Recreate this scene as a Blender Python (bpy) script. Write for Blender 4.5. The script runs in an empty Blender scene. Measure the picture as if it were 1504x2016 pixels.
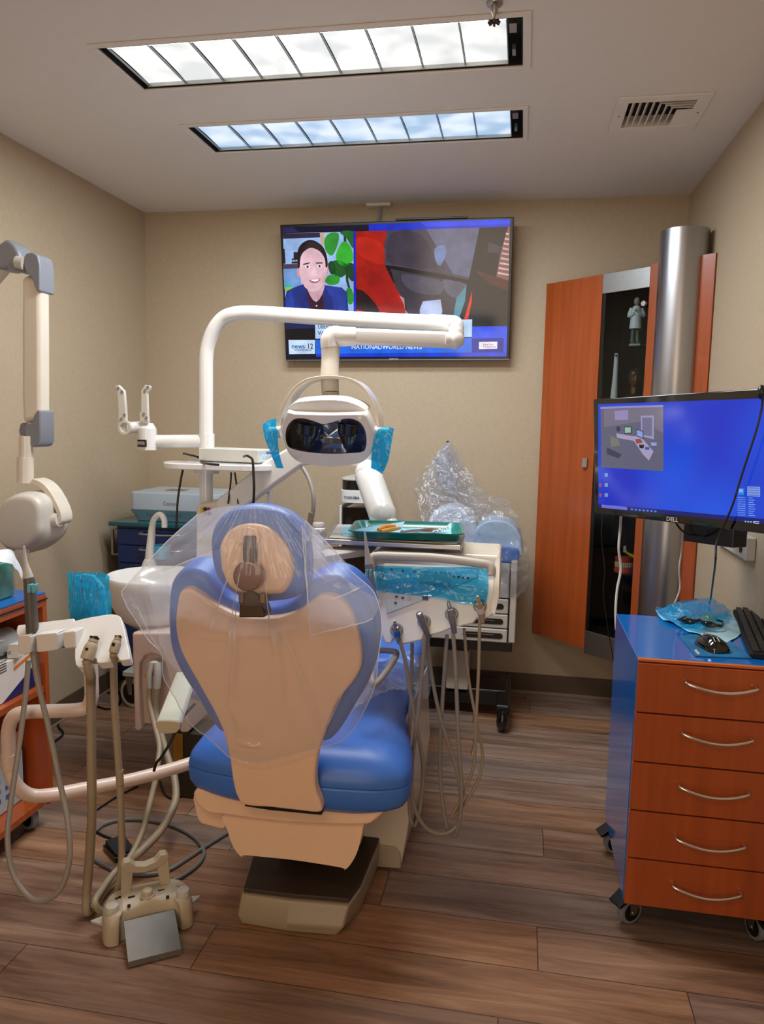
import bpy, bmesh, math, random
from math import radians, sin, cos, pi
from mathutils import Vector, Matrix, noise
random.seed(7)
S = bpy.context.scene
COL = S.collection
V = Vector
# ------------------------------------------------------------------ camera
CAM_H = 1.3795
FPX = 1500.0
yaw, pit, rol = radians(10.305), radians(-6.877), radians(1.067)
F_ = V((-sin(yaw)*cos(pit), cos(yaw)*cos(pit), sin(pit)))
Rt = V((cos(yaw), sin(yaw), 0)); Up = Rt.cross(F_)
R_ = cos(rol)*Rt + sin(rol)*Up; U_ = -sin(rol)*Rt + cos(rol)*Up
CAM = V((0, 0, CAM_H))
cd = bpy.data.cameras.new('camera'); cam = bpy.data.objects.new('camera', cd); COL.objects.link(cam)
cd.sensor_fit = 'HORIZONTAL'; cd.sensor_width = 36.0; cd.lens = FPX/1504*36.0; cd.clip_start = 0.02
m3 = Matrix((R_, U_, -F_)).transposed()
cam.matrix_world = Matrix.Translation(CAM) @ m3.to_4x4()
S.camera = cam
# ------------------------------------------------------------------ view, world, lights
S.view_settings.view_transform = 'Standard'; S.view_settings.look = 'None'
S.view_settings.exposure = 0.0; S.view_settings.gamma = 1.0; S.view_settings.use_curve_mapping = False
w = bpy.data.worlds.new('world'); S.world = w; w.use_nodes = True
w.node_tree.nodes['Background'].inputs[0].default_value = (0.9, 0.95, 1, 1)
w.node_tree.nodes['Background'].inputs[1].default_value = 0.0
def area(name, loc, sx, sy, power, color, target=None, spread=pi):
    l = bpy.data.lights.new(name, 'AREA'); l.shape = 'RECTANGLE'; l.size = sx; l.size_y = sy
    l.energy = power; l.color = color; l.spread = spread
    o = bpy.data.objects.new(name, l); COL.objects.link(o); o.location = loc
    if target is not None:
        o.rotation_euler = (V(target)-V(loc)).to_track_quat('-Z', 'Y').to_euler()
    return o
LP_NEAR, LP_FAR, LP_TOP_FILL, LP_WALL_FILL = 25.0, 18.0, 11.0, 22.0
area('ceiling_light_near', (-.66, 2.31, 2.425), 1.1, .24, LP_NEAR, (1, .975, .955))
area('ceiling_light_far', (-.66, 2.90, 2.425), 1.1, .24, LP_FAR, (.74, .88, 1))
area('overhead_fill', (-.6, -.2, 2.42), 1.1, .3, LP_TOP_FILL, (1, .78, .56))  # added fill lamp behind the camera, warms and brightens the foreground
area('front_wall_fill', (-.6, -1.62, 1.25), 1.2, 1.9, LP_WALL_FILL, (1, .82, .64), target=(-.6, 2, 1.5))  # added warm fill on the closed front wall, lifts ceiling and chair back

def ray(px, py): return F_ + (px-752)/FPX*R_ - (py-1008)/FPX*U_
def P(px, py, X=None, Y=None, Z=None):
    """point of the room seen at a photograph pixel, on the plane X, Y or Z = value"""
    d = ray(px, py)
    t = X/d.x if X is not None else (Y/d.y if Y is not None else (Z-CAM_H)/d.z)
    return CAM + d*t
def PD(px, py, D): return CAM + ray(px, py)*D
def PL(px, py, p0, n):
    d = ray(px, py); return CAM + d*((V(p0)-CAM).dot(n)/d.dot(n))
def crop(ox, oy, sc):
    return lambda pts: [(ox+a/sc, oy+b/sc) for a, b in pts]
# ------------------------------------------------------------------ materials
def srgb(r, g, b):
    f = lambda c: (c/255/12.92) if c/255 <= .04045 else ((c/255+.055)/1.055)**2.4
    return (f(r), f(g), f(b), 1)
MATS = {}
def mat(name, col, rough=.5, metal=0, coat=0, noise_amt=0, noise_scale=20, bump=0, bump_scale=200, spec=.5, stretch=None):
    if name in MATS: return MATS[name]
    m = bpy.data.materials.new(name); m.use_nodes = True; nt = m.node_tree; n = nt.nodes
    b = n['Principled BSDF']; c = srgb(*col)
    b.inputs['Base Color'].default_value = c; b.inputs['Roughness'].default_value = rough
    b.inputs['Metallic'].default_value = metal; b.inputs['Coat Weight'].default_value = coat
    b.inputs['Coat Roughness'].default_value = .06
    b.inputs['Specular IOR Level'].default_value = spec
    tc = n.new('ShaderNodeTexCoord')
    src = tc.outputs['Object']
    if stretch:
        mp = n.new('ShaderNodeMapping'); mp.inputs['Scale'].default_value = stretch
        nt.links.new(src, mp.inputs[0]); src = mp.outputs[0]
    amt = noise_amt if noise_amt else .02
    nz = n.new('ShaderNodeTexNoise'); nz.inputs['Scale'].default_value = noise_scale; nz.inputs['Detail'].default_value = 4
    nt.links.new(src, nz.inputs['Vector'])
    mr = n.new('ShaderNodeMapRange'); mr.inputs[1].default_value = .3; mr.inputs[2].default_value = .7
    mr.inputs[3].default_value = 1-amt; mr.inputs[4].default_value = 1+amt
    nt.links.new(nz.outputs['Fac'], mr.inputs[0])
    mx = n.new('ShaderNodeVectorMath'); mx.operation = 'SCALE'; mx.inputs[0].default_value = c[:3]
    nt.links.new(mr.outputs[0], mx.inputs['Scale']); nt.links.new(mx.outputs[0], b.inputs['Base Color'])
    if bump:
        nb = n.new('ShaderNodeTexNoise'); nb.inputs['Scale'].default_value = bump_scale; nb.inputs['Detail'].default_value = 3
        nt.links.new(tc.outputs['Object'], nb.inputs['Vector'])
        bp = n.new('ShaderNodeBump'); bp.inputs['Strength'].default_value = bump; bp.inputs['Distance'].default_value = .002
        nt.links.new(nb.outputs['Fac'], bp.inputs['Height']); nt.links.new(bp.outputs[0], b.inputs['Normal'])
    MATS[name] = m; return m
def emis(name, col, strength=1.0):
    if name in MATS: return MATS[name]
    m = bpy.data.materials.new(name); m.use_nodes = True; nt = m.node_tree
    b = nt.nodes['Principled BSDF']; b.inputs['Base Color'].default_value = (0.004, .004, .005, 1)
    b.inputs['Roughness'].default_value = .12; b.inputs['Specular IOR Level'].default_value = .5
    b.inputs['Emission Color'].default_value = srgb(*col); b.inputs['Emission Strength'].default_value = strength
    if name.startswith('screen_colour'):
        n = nt.nodes; tc = n.new('ShaderNodeTexCoord'); nz = n.new('ShaderNodeTexNoise'); nz.inputs['Scale'].default_value = 14; nz.inputs['Detail'].default_value = 3
        nt.links.new(tc.outputs['Object'], nz.inputs[0]); mr = n.new('ShaderNodeMapRange'); mr.inputs[1].default_value = .25; mr.inputs[2].default_value = .75
        mr.inputs[3].default_value = .72*strength; mr.inputs[4].default_value = 1.28*strength; nt.links.new(nz.outputs['Fac'], mr.inputs[0]); nt.links.new(mr.outputs[0], b.inputs['Emission Strength'])
    MATS[name] = m; return m
def fix_ior(nt, fr, ior):
    # a thin sheet reflects alike from both sides
    g = nt.nodes.new('ShaderNodeNewGeometry'); mr = nt.nodes.new('ShaderNodeMapRange')
    mr.inputs[3].default_value = ior; mr.inputs[4].default_value = 1/ior
    nt.links.new(g.outputs['Backfacing'], mr.inputs[0]); nt.links.new(mr.outputs[0], fr.inputs[0])
def film(name, tint, transp=.7, rough=.08, bump=.6, bscale=30, white=(225, 230, 240), gloss=.5, crease=0):
    if name in MATS: return MATS[name]
    m = bpy.data.materials.new(name); m.use_nodes = True; nt = m.node_tree; n = nt.nodes
    n.remove(n['Principled BSDF']); out = n['Material Output']
    tr = n.new('ShaderNodeBsdfTransparent'); tr.inputs[0].default_value = srgb(*tint)
    df = n.new('ShaderNodeBsdfTranslucent'); df.inputs[0].default_value = srgb(*white)
    d2 = n.new('ShaderNodeBsdfDiffuse'); d2.inputs[0].default_value = srgb(*white)
    md = n.new('ShaderNodeMixShader'); md.inputs[0].default_value = .5
    nt.links.new(df.outputs[0], md.inputs[1]); nt.links.new(d2.outputs[0], md.inputs[2])
    gl = n.new('ShaderNodeBsdfGlossy'); gl.inputs['Roughness'].default_value = rough
    m1 = n.new('ShaderNodeMixShader'); m1.inputs[0].default_value = 1-transp
    nt.links.new(tr.outputs[0], m1.inputs[1]); nt.links.new(md.outputs[0], m1.inputs[2])
    fr = n.new('ShaderNodeFresnel'); fix_ior(nt, fr, 1.45)
    mu = n.new('ShaderNodeMath'); mu.operation = 'MULTIPLY'; mu.inputs[1].default_value = gloss*2; mu.use_clamp = True
    nt.links.new(fr.outputs[0], mu.inputs[0])
    m2 = n.new('ShaderNodeMixShader'); nt.links.new(mu.outputs[0], m2.inputs[0])
    nt.links.new(m1.outputs[0], m2.inputs[1]); nt.links.new(gl.outputs[0], m2.inputs[2])
    nt.links.new(m2.outputs[0], out.inputs[0])
    tc = n.new('ShaderNodeTexCoord'); nz = n.new('ShaderNodeTexNoise'); nz.inputs['Scale'].default_value = bscale
    nz.inputs['Detail'].default_value = 3; nz.inputs['Distortion'].default_value = 1.2
    nt.links.new(tc.outputs['Object'], nz.inputs['Vector'])
    bp = n.new('ShaderNodeBump'); bp.inputs['Strength'].default_value = bump; bp.inputs['Distance'].default_value = .01
    nt.links.new(nz.outputs['Fac'], bp.inputs['Height']); nt.links.new(bp.outputs[0], gl.inputs['Normal'])
    nt.links.new(bp.outputs[0], fr.inputs['Normal'])
    MATS[name] = m; return m
def glass(name, tint=(235, 240, 240), rough=0.0):
    if name in MATS: return MATS[name]
    m = bpy.data.materials.new(name); m.use_nodes = True; nt = m.node_tree; n = nt.nodes
    n.remove(n['Principled BSDF']); out = n['Material Output']
    tr = n.new('ShaderNodeBsdfTransparent'); tr.inputs[0].default_value = srgb(*tint)
    gl = n.new('ShaderNodeBsdfGlossy'); gl.inputs['Roughness'].default_value = rough
    fr = n.new('ShaderNodeFresnel'); fix_ior(nt, fr, 1.36)
    m2 = n.new('ShaderNodeMixShader'); nt.links.new(fr.outputs[0], m2.inputs[0])
    nt.links.new(tr.outputs[0], m2.inputs[1]); nt.links.new(gl.outputs[0], m2.inputs[2])
    nt.links.new(m2.outputs[0], out.inputs[0]); MATS[name] = m; return m

M_WALL = mat('wallpaper', (188, 168, 140), .6, noise_amt=.045, noise_scale=55, bump=.25, bump_scale=260)
M_CEIL = mat('ceiling_paint', (232, 226, 218), .8, noise_amt=.01, bump=.1, bump_scale=120)
M_BASE = mat('baseboard_vinyl', (92, 74, 58), .5)
M_TOE = mat('toe_strip', (150, 130, 108), .5)
M_WHITE = mat('white_plastic', (230, 230, 227), .22, coat=.5)
M_CREAM = mat('cream_plastic', (222, 213, 196), .25, coat=.4)
M_IVORY = mat('ivory_plastic', (208, 202, 190), .35)
M_SHELL = mat('shell_plastic', (240, 204, 174), .34, coat=.15)
M_PINK = mat('cuspidor_plastic', (226, 204, 190), .35, coat=.2)
M_GREYP = mat('grey_plastic', (130, 134, 142), .35)
M_LGREY = mat('light_grey_plastic', (196, 194, 186), .4)
M_BEIGE = mat('beige_plastic', (184, 172, 150), .4)
M_VINYL = mat('blue_vinyl', (62, 116, 208), .38, noise_amt=.02, bump=.08, bump_scale=500)
M_CHERRY = mat('cherry_laminate', (166, 78, 32), .3, coat=.25, noise_amt=.14, noise_scale=3.0, stretch=(14, 14, .6))
M_CHERRYB = mat('cherry_edge', (205, 110, 48), .35)
M_BLUE = mat('blue_laminate', (0, 108, 196), .14, coat=.5)
M_DBLUE = mat('dark_blue_laminate', (14, 42, 96), .22, coat=.3)
M_TEAL = mat('teal_plastic', (8, 118, 110), .25, coat=.3)
M_BLACK = mat('black_plastic', (16, 16, 17), .3, coat=.2)
M_BLACKM = mat('black_matte', (8, 8, 9), .75)
M_GLOSSB = mat('gloss_black', (5, 5, 6), .06, coat=.8)
M_RUBBER = mat('dark_rubber', (62, 50, 40), .55, bump=.2, bump_scale=300)
M_STEEL = mat('brushed_steel', (176, 174, 170), .36, metal=1, noise_amt=.05, noise_scale=60)
M_ALU = mat('aluminium_laminate', (172, 172, 174), .33, metal=1, noise_amt=.08, noise_scale=7, stretch=(1, 1, .3), bump=.12, bump_scale=5)
M_CHROME = mat('chrome', (220, 218, 214), .1, metal=1)
M_BRONZE = mat('bronze_metal', (136, 100, 70), .3, metal=1)
M_BROWNM = mat('brown_metal', (74, 58, 46), .4, metal=.7)
M_HOSE = mat('grey_hose', (150, 144, 134), .42)
M_HOSEB = mat('beige_hose', (166, 150, 124), .45)
M_CABLEB = mat('black_cable', (14, 14, 15), .4)
M_CABLEW = mat('white_cable', (212, 210, 205), .4)
M_PAPERB = mat('blue_paper', (150, 208, 232), .75, bump=.2, bump_scale=60)
M_PAPERW = mat('white_paper', (232, 236, 238), .75, bump=.3, bump_scale=40)
M_PRINTER = mat('printer_plastic', (178, 194, 206), .3, coat=.2)
M_PRBLUE = mat('printer_blue', (110, 150, 170), .35)
M_YELLOW = mat('yellow_plastic', (220, 190, 30), .35)
M_PINKG = mat('gum_pink', (214, 74, 52), .28, coat=.4)
M_TOOTH = mat('tooth_ivory', (222, 205, 160), .25, coat=.4)
M_CLEAR = film('clear_film', (252, 253, 255), transp=.81, rough=.12, bump=.6, bscale=11, gloss=.6, white=(238, 242, 252))
M_FILMHI = film('film_highlight', (255, 255, 255), transp=.45, rough=.2, bump=.1, gloss=.3, white=(240, 244, 252))  # whitish colour stands in for highlights on film edges and folds
M_BAG = film('bag_film', (246, 248, 252), transp=.85, rough=.08, bump=1.0, bscale=30, gloss=1.1)
M_BFILM = film('blue_film', (100, 210, 248), transp=.46, rough=.08, bump=.7, bscale=14, white=(50, 205, 255), gloss=.55)
M_BFILM2 = film('blue_film_thin', (120, 216, 250), transp=.80, rough=.07, bump=.8, bscale=14, white=(50, 205, 255), gloss=.6)
M_GLASS = glass('cabinet_glass', (225, 230, 230))
M_CGLASS = glass('clear_acrylic', (232, 240, 242))
# wood plank floor
def plank_mat():
    m = bpy.data.materials.new('vinyl_plank_floor'); m.use_nodes = True; nt = m.node_tree; n = nt.nodes; L = nt.links.new
    b = n['Principled BSDF']; tc = n.new('ShaderNodeTexCoord'); sp = n.new('ShaderNodeSeparateXYZ'); L(tc.outputs['Object'], sp.inputs[0])
    def M(op, a, bb=None, c=None):
        q = n.new('ShaderNodeMath'); q.operation = op
        for i, v in enumerate((a, bb, c)):
            if v is None: continue
            if isinstance(v, (int, float)): q.inputs[i].default_value = v
            else: L(v, q.inputs[i])
        return q.outputs[0]
    W, LEN = .1745, 1.22
    ry = M('DIVIDE', M('SUBTRACT', sp.outputs[1], 1.652), W); row = M('FLOOR', ry); fy = M('SUBTRACT', ry, row)
    wn = n.new('ShaderNodeTexWhiteNoise'); wn.noise_dimensions = '1D'; L(M('ADD', row, 3.3), wn.inputs['W'])
    # rows 0 has joint at x=-.77
    off = M('MULTIPLY', wn.outputs['Value'], 1.0)
    isr0 = M('COMPARE', row, 0.0, .1)
    off = M('ADD', M('MULTIPLY', off, M('SUBTRACT', 1.0, isr0)), M('MULTIPLY', isr0, .631))
    rx = M('ADD', M('DIVIDE', sp.outputs[0], LEN), off); colm = M('FLOOR', rx); fx = M('SUBTRACT', rx, colm)
    cb = n.new('ShaderNodeCombineXYZ'); L(row, cb.inputs[0]); L(colm, cb.inputs[1])
    w2 = n.new('ShaderNodeTexWhiteNoise'); w2.noise_dimensions = '2D'; L(cb.outputs[0], w2.inputs['Vector'])
    # grain coordinates
    cg = n.new('ShaderNodeCombineXYZ'); L(M('ADD', M('MULTIPLY', sp.outputs[0], 1.5), M('MULTIPLY', w2.outputs['Value'], 37.0)), cg.inputs[0])
    L(M('MULTIPLY', sp.outputs[1], 17.0), cg.inputs[1]); L(M('MULTIPLY', w2.outputs['Value'], 11.0), cg.inputs[2])
    g1 = n.new('ShaderNodeTexNoise'); g1.inputs['Scale'].default_value = 1.3; g1.inputs['Detail'].default_value = 8; g1.inputs['Roughness'].default_value = .62
    g1.inputs['Distortion'].default_value = .6; L(cg.outputs[0], g1.inputs['Vector'])
    cr = n.new('ShaderNodeValToRGB'); e = cr.color_ramp.elements
    e[0].position = .24; e[0].color = srgb(84, 60, 46); e[1].position = .76; e[1].color = srgb(172, 140, 114)
    q = cr.color_ramp.elements.new(.42); q.color = srgb(122, 91, 70); q = cr.color_ramp.elements.new(.58); q.color = srgb(146, 112, 88)
    L(g1.outputs['Fac'], cr.inputs[0])
    # big tonal patches
    g2 = n.new('ShaderNodeTexNoise'); g2.inputs['Scale'].default_value = 1.1; g2.inputs['Detail'].default_value = 3
    cg2 = n.new('ShaderNodeCombineXYZ'); L(M('ADD', sp.outputs[0], M('MULTIPLY', w2.outputs['Value'], 9.0)), cg2.inputs[0]); L(M('MULTIPLY', sp.outputs[1], 6.0), cg2.inputs[1])
    L(cg2.outputs[0], g2.inputs['Vector'])
    hs = n.new('ShaderNodeHueSaturation')
    L(M('ADD', M('MULTIPLY', w2.outputs['Value'], .4), .70), hs.inputs['Saturation'])
    L(M('ADD', M('MULTIPLY', g2.outputs['Fac'], .7), M('ADD', M('MULTIPLY', w2.outputs['Value'], .26), .55)), hs.inputs['Value'])
    L(cr.outputs[0], hs.inputs['Color'])
    # fine pale cerused streaks
    g3 = n.new('ShaderNodeTexNoise'); g3.inputs['Scale'].default_value = 9; g3.inputs['Detail'].default_value = 6; L(cg.outputs[0], g3.inputs['Vector'])
    mr = n.new('ShaderNodeMapRange'); mr.inputs[1].default_value = .55; mr.inputs[2].default_value = .75; mr.inputs[4].default_value = .22; L(g3.outputs['Fac'], mr.inputs[0])
    mx = n.new('ShaderNodeMix'); mx.data_type = 'RGBA'; L(mr.outputs[0], mx.inputs[0]); L(hs.outputs[0], mx.inputs[6]); mx.inputs[7].default_value = srgb(178, 164, 150)
    # seams
    ey = M('MINIMUM', fy, M('SUBTRACT', 1.0, fy)); ex = M('MINIMUM', fx, M('SUBTRACT', 1.0, fx))
    seam = M('MAXIMUM', M('LESS_THAN', ey, .008), M('LESS_THAN', ex, .0013))
    mx2 = n.new('ShaderNodeMix'); mx2.data_type = 'RGBA'; L(M('MULTIPLY', seam, .75), mx2.inputs[0]); L(mx.outputs[2], mx2.inputs[6]); mx2.inputs[7].default_value = srgb(34, 24, 18)
    L(mx2.outputs[2], b.inputs['Base Color'])
    b.inputs['Roughness'].default_value = .42; b.inputs['Specular IOR Level'].default_value = .4
    bp = n.new('ShaderNodeBump'); bp.inputs['Strength'].default_value = .25; bp.inputs['Distance'].default_value = .002
    L(M('SUBTRACT', g1.outputs['Fac'], M('MULTIPLY', seam, 1.0)), bp.inputs['Height']); L(bp.outputs[0], b.inputs['Normal'])
    return m
M_FLOOR = plank_mat()
def lens_mat(name, c0, c1, s):
    m = bpy.data.materials.new(name); m.use_nodes = True; nt = m.node_tree; n = nt.nodes; b = n['Principled BSDF']
    b.inputs['Base Color'].default_value = (.6, .6, .6, 1)
    tc = n.new('ShaderNodeTexCoord'); nz = n.new('ShaderNodeTexNoise'); nz.inputs['Scale'].default_value = 9; nz.inputs['Detail'].default_value = 1
    nt.links.new(tc.outputs['Object'], nz.inputs['Vector'])
    cr = n.new('ShaderNodeValToRGB'); cr.color_ramp.elements[0].position = .35; cr.color_ramp.elements[0].color = c0
    cr.color_ramp.elements[1].position = .65; cr.color_ramp.elements[1].color = c1
    nt.links.new(nz.outputs['Fac'], cr.inputs[0]); nt.links.new(cr.outputs[0], b.inputs['Emission Color'])
    b.inputs['Emission Strength'].default_value = s
    return m
M_LENSN = lens_mat('warm_lens', srgb(204, 212, 214), srgb(255, 255, 250), .98)
M_LENSF = lens_mat('cool_lens', srgb(140, 184, 222), srgb(214, 234, 255), .92)
M_TUBEN = emis('tube_glow', (255, 250, 240), 2.2)

# ------------------------------------------------------------------ mesh building
def catmull(pts, n=6, closed=False):
    pts = [V(p) for p in pts]; out = []; N = len(pts)
    segs = N if closed else N-1
    for i in range(segs):
        if closed: a, b, c, d = pts[i-1], pts[i], pts[(i+1) % N], pts[(i+2) % N]
        else: a, b, c, d = pts[max(i-1, 0)], pts[i], pts[i+1], pts[min(i+2, N-1)]
        for k in range(n):
            t = k/n
            out.append(.5*((2*b)+(-a+c)*t+(2*a-5*b+4*c-d)*t*t+(-a+3*b-3*c+d)*t**3))
    if not closed: out.append(pts[-1])
    return out
class MB:
    def __init__(s): s.v = []; s.f = []; s.mi = []; s.mats = []; s.T = Matrix.Identity(4)
    def m(s, mt):
        if mt is None: return 0
        if mt not in s.mats: s.mats.append(mt)
        return s.mats.index(mt)
    def add(s, vs, fs, mt=None):
        o = len(s.v); s.v += [s.T @ V(p) for p in vs]; k = s.m(mt)
        for f in fs: s.f.append([o+i for i in f]); s.mi.append(k)
        return s
    def box(s, x0, x1, y0, y1, z0, z1, mt=None):
        v = [(x, y, z) for z in (z0, z1) for y in (y0, y1) for x in (x0, x1)]
        return s.add(v, [(0, 2, 3, 1), (4, 5, 7, 6), (0, 1, 5, 4), (2, 6, 7, 3), (0, 4, 6, 2), (1, 3, 7, 5)], mt)
    def prism(s, pts, d, mt=None):
        n = len(pts); a = [V(p) for p in pts]; d = V(d)
        return s.add(a+[p+d for p in a], [list(range(n))[::-1], list(range(n, 2*n))]+[(i, (i+1) % n, n+(i+1) % n, n+i) for i in range(n)], mt)
    def loft(s, loops, mt=None, cap=True, closed=True):
        n = len(loops[0]); vs = [p for l in loops for p in l]; fs = []
        for j in range(len(loops)-1):
            for i in range(n if closed else n-1):
                k = (i+1) % n; fs.append((j*n+i, j*n+k, (j+1)*n+k, (j+1)*n+i))
        if cap: fs.append(list(range(n))[::-1]); fs.append([(len(loops)-1)*n+i for i in range(n)])
        return s.add(vs, fs, mt)
    def poly(s, pts, mt=None): return s.add(pts, [list(range(len(pts)))], mt)
    def tube(s, pts, r, seg=12, n=6, smooth=True, mt=None, cap=True, rib=0, pitch=.005, sx=1.0):
        pts = [V(p) for p in pts]
        rs = list(r) if isinstance(r, (list, tuple)) else None
        if smooth and len(pts) > 2:
            q = catmull(pts, n)
            if rs:
                rr = []
                for i in range(len(pts)-1):
                    for k in range(n): t = k/n; rr.append(rs[i]*(1-t)+rs[i+1]*t)
                rr.append(rs[-1]); rs = rr
            pts = q
        if rib:
            # resample at half pitch
            out = [pts[0]]; acc = 0; step = pitch/2
            for i in range(len(pts)-1):
                a, b = pts[i], pts[i+1]; L = (b-a).length; d = step-acc
                while d <= L: out.append(a+(b-a)*(d/L)); d += step
                acc = L-(d-step)
            base = r if not isinstance(r, (list, tuple)) else r[0]
            pts = out; rs = [base*(1+(rib if i % 2 else -rib)) for i in range(len(pts))]
        if rs is None: rs = [r]*len(pts)
        loops = []; up = None
        for i, p in enumerate(pts):
            t = (pts[min(i+1, len(pts)-1)]-pts[max(i-1, 0)])
            if t.length < 1e-9: t = V((0, 0, 1))
            t.normalize()
            if up is None:
                up = V((0, 0, 1)) if abs(t.z) < .9 else V((0, 1, 0))
            up = (up-t*up.dot(t)).normalized(); sd = t.cross(up)
            loops.append([p+(up*cos(a)+sd*sin(a)*sx)*rs[i] for a in [2*pi*k/seg for k in range(seg)]])
        return s.loft(loops, mt, cap)
    def cyl(s, a, b, r, r2=None, seg=24, mt=None):
        return s.tube([a, b], [r, r if r2 is None else r2], seg=seg, smooth=False, mt=mt)
    def lathe(s, c, prof, axis=(0, 0, 1), seg=28, mt=None, cap=True):
        ax = V(axis).normalized(); u = V((1, 0, 0)) if abs(ax.x) < .9 else V((0, 1, 0)); u = (u-ax*u.dot(ax)).normalized(); w_ = ax.cross(u); c = V(c)
        return s.loft([[c+ax*h+(u*cos(t)+w_*sin(t))*max(r, 1e-5) for t in [2*pi*k/seg for k in range(seg)]] for r, h in prof], mt, cap)
    def ball(s, c, r, seg=16, rings=10, sc=(1, 1, 1), mt=None):
        c = V(c); lo = []
        for j in range(rings+1):
            a = -pi/2+pi*j/rings; rr = max(cos(a), 1e-4)
            lo.append([c+V((r*rr*cos(t)*sc[0], r*rr*sin(t)*sc[1], r*sin(a)*sc[2])) for t in [2*pi*k/seg for k in range(seg)]])
        return s.loft(lo, mt)
    def text(s, st, c, xd, yd, size, mt, align='CENTER', extr=0.0, sx=1.0):
        cu = bpy.data.curves.new('lettering', 'FONT'); cu.body = st; cu.size = size; cu.align_x = align; cu.align_y = 'CENTER'; cu.extrude = extr
        cu.resolution_u = 2; cu.offset = size*.018
        ob = bpy.data.objects.new('lettering', cu); me = bpy.data.meshes.new_from_object(ob)
        xd = V(xd).normalized(); yd = V(yd).normalized(); zd = xd.cross(yd); c = V(c)
        s.add([c+xd*v.co.x*sx+yd*v.co.y+zd*v.co.z for v in me.vertices], [list(p.vertices) for p in me.polygons], mt)
        bpy.data.objects.remove(ob); bpy.data.meshes.remove(me); bpy.data.curves.remove(cu); return s
    def build(s, name, mt=None, parent=None, bevel=0, seg=3, angle=40, sub=0, flat=False, label=None, merge=False, tri=False):
        me = bpy.data.meshes.new(name); me.from_pydata([tuple(v) for v in s.v], [], s.f)
        if mt is not None: me.materials.append(mt)
        else:
            for q in s.mats: me.materials.append(q)
            me.polygons.foreach_set('material_index', s.mi)
        bm = bmesh.new(); bm.from_mesh(me)
        if merge: bmesh.ops.remove_doubles(bm, verts=bm.verts, dist=1e-5)
        bmesh.ops.recalc_face_normals(bm, faces=bm.faces); bm.to_mesh(me); bm.free()
        if not flat:
            me.polygons.foreach_set('use_smooth', [True]*len(me.polygons))
            if not bevel: me.set_sharp_from_angle(angle=radians(angle))
        o = bpy.data.objects.new(name, me); COL.objects.link(o)
        if bevel:
            b = o.modifiers.new('bevel', 'BEVEL'); b.width = bevel; b.segments = seg; b.limit_method = 'ANGLE'; b.angle_limit = radians(35); b.harden_normals = True
        if sub:
            b = o.modifiers.new('sub', 'SUBSURF'); b.levels = sub; b.render_levels = sub
        if parent is not None:
            o.parent = parent
            if parent.type == 'EMPTY': o.matrix_parent_inverse = Matrix.Translation(-parent.location)
        if label: o['label'] = label
        return o
def thing(name, loc, label, cat, group=None):
    o = bpy.data.objects.new(name, None); COL.objects.link(o); o.location = loc; o.empty_display_size = .1
    o['label'] = label; o['category'] = cat
    if group: o['group'] = group
    return o
def tag(o, label, cat, group=None, kind=None):
    o['label'] = label; o['category'] = cat
    if group: o['group'] = group
    if kind: o['kind'] = kind
    return o
def struct(o): o['kind'] = 'structure'; return o
def dup(root, delta, label, group=None):
    r = root.copy(); COL.objects.link(r); r.location = root.location+V(delta); r['label'] = label
    if group: r['group'] = group
    for ch in list(root.children):
        c = ch.copy(); COL.objects.link(c); c.parent = r
        for g in list(ch.children):
            d = g.copy(); COL.objects.link(d); d.parent = c
    return r
def frame(o, ex, ey, ez=None):
    ex = V(ex).normalized(); ey = V(ey).normalized(); ez = V(ez).normalized() if ez is not None else ex.cross(ey)
    m = Matrix((ex, ey, ez)).transposed().to_4x4(); return Matrix.Translation(V(o)) @ m
def rrect(w_, h_, r, n=5, cx=0, cy=0):
    pts = []
    for (sx, sy, a0) in ((1, 1, 0), (-1, 1, 90), (-1, -1, 180), (1, -1, 270)):
        for k in range(n+1):
            a = radians(a0+90*k/n); pts.append((cx+sx*(w_/2-r)+r*cos(a), cy+sy*(h_/2-r)+r*sin(a)))
    return pts
def coons(top, bottom, left, right, nu, nv):
    """four boundary polylines: top/bottom run left->right, left/right run top->bottom"""
    def rs(pl, n):
        q = catmull(pl, 12) if len(pl) > 2 else [V(pl[0]).lerp(V(pl[1]), k/24) for k in range(25)]
        L = [0]
        for i in range(len(q)-1): L.append(L[-1]+(q[i+1]-q[i]).length)
        out = []; j = 0
        for k in range(n+1):
            t = L[-1]*k/n
            while j < len(q)-2 and L[j+1] < t: j += 1
            d = L[j+1]-L[j]; out.append(q[j].lerp(q[j+1], (t-L[j])/d if d > 0 else 0))
        return out
    T_, B_, L_, Q_ = rs(top, nu), rs(bottom, nu), rs(left, nv), rs(right, nv)
    g = []
    for j in range(nv+1):
        v = j/nv; row = []
        for i in range(nu+1):
            u = i/nu
            p = T_[i]*(1-v)+B_[i]*v+L_[j]*(1-u)+Q_[j]*u-(T_[0]*(1-u)*(1-v)+T_[-1]*u*(1-v)+B_[0]*(1-u)*v+B_[-1]*u*v)
            row.append(p)
        g.append(row)
    return g
def sheet(mb, g, mt=None):
    nv, nu = len(g), len(g[0])
    mb.add([p for r in g for p in r], [(j*nu+i, j*nu+i+1, (j+1)*nu+i+1, (j+1)*nu+i) for j in range(nv-1) for i in range(nu-1)], mt)
    return mb
# ================================================================== ROOM
XL, YB, HC = -2.003, 3.87, 2.44
def xr(y): return .716+.0118*(YB-y)
YF = -1.7
b = MB().box(XL-.1, xr(YF)+.1, YF-.1, YB+.1, -.06, 0); struct(b.build('floor', M_FLOOR, flat=True))
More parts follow.
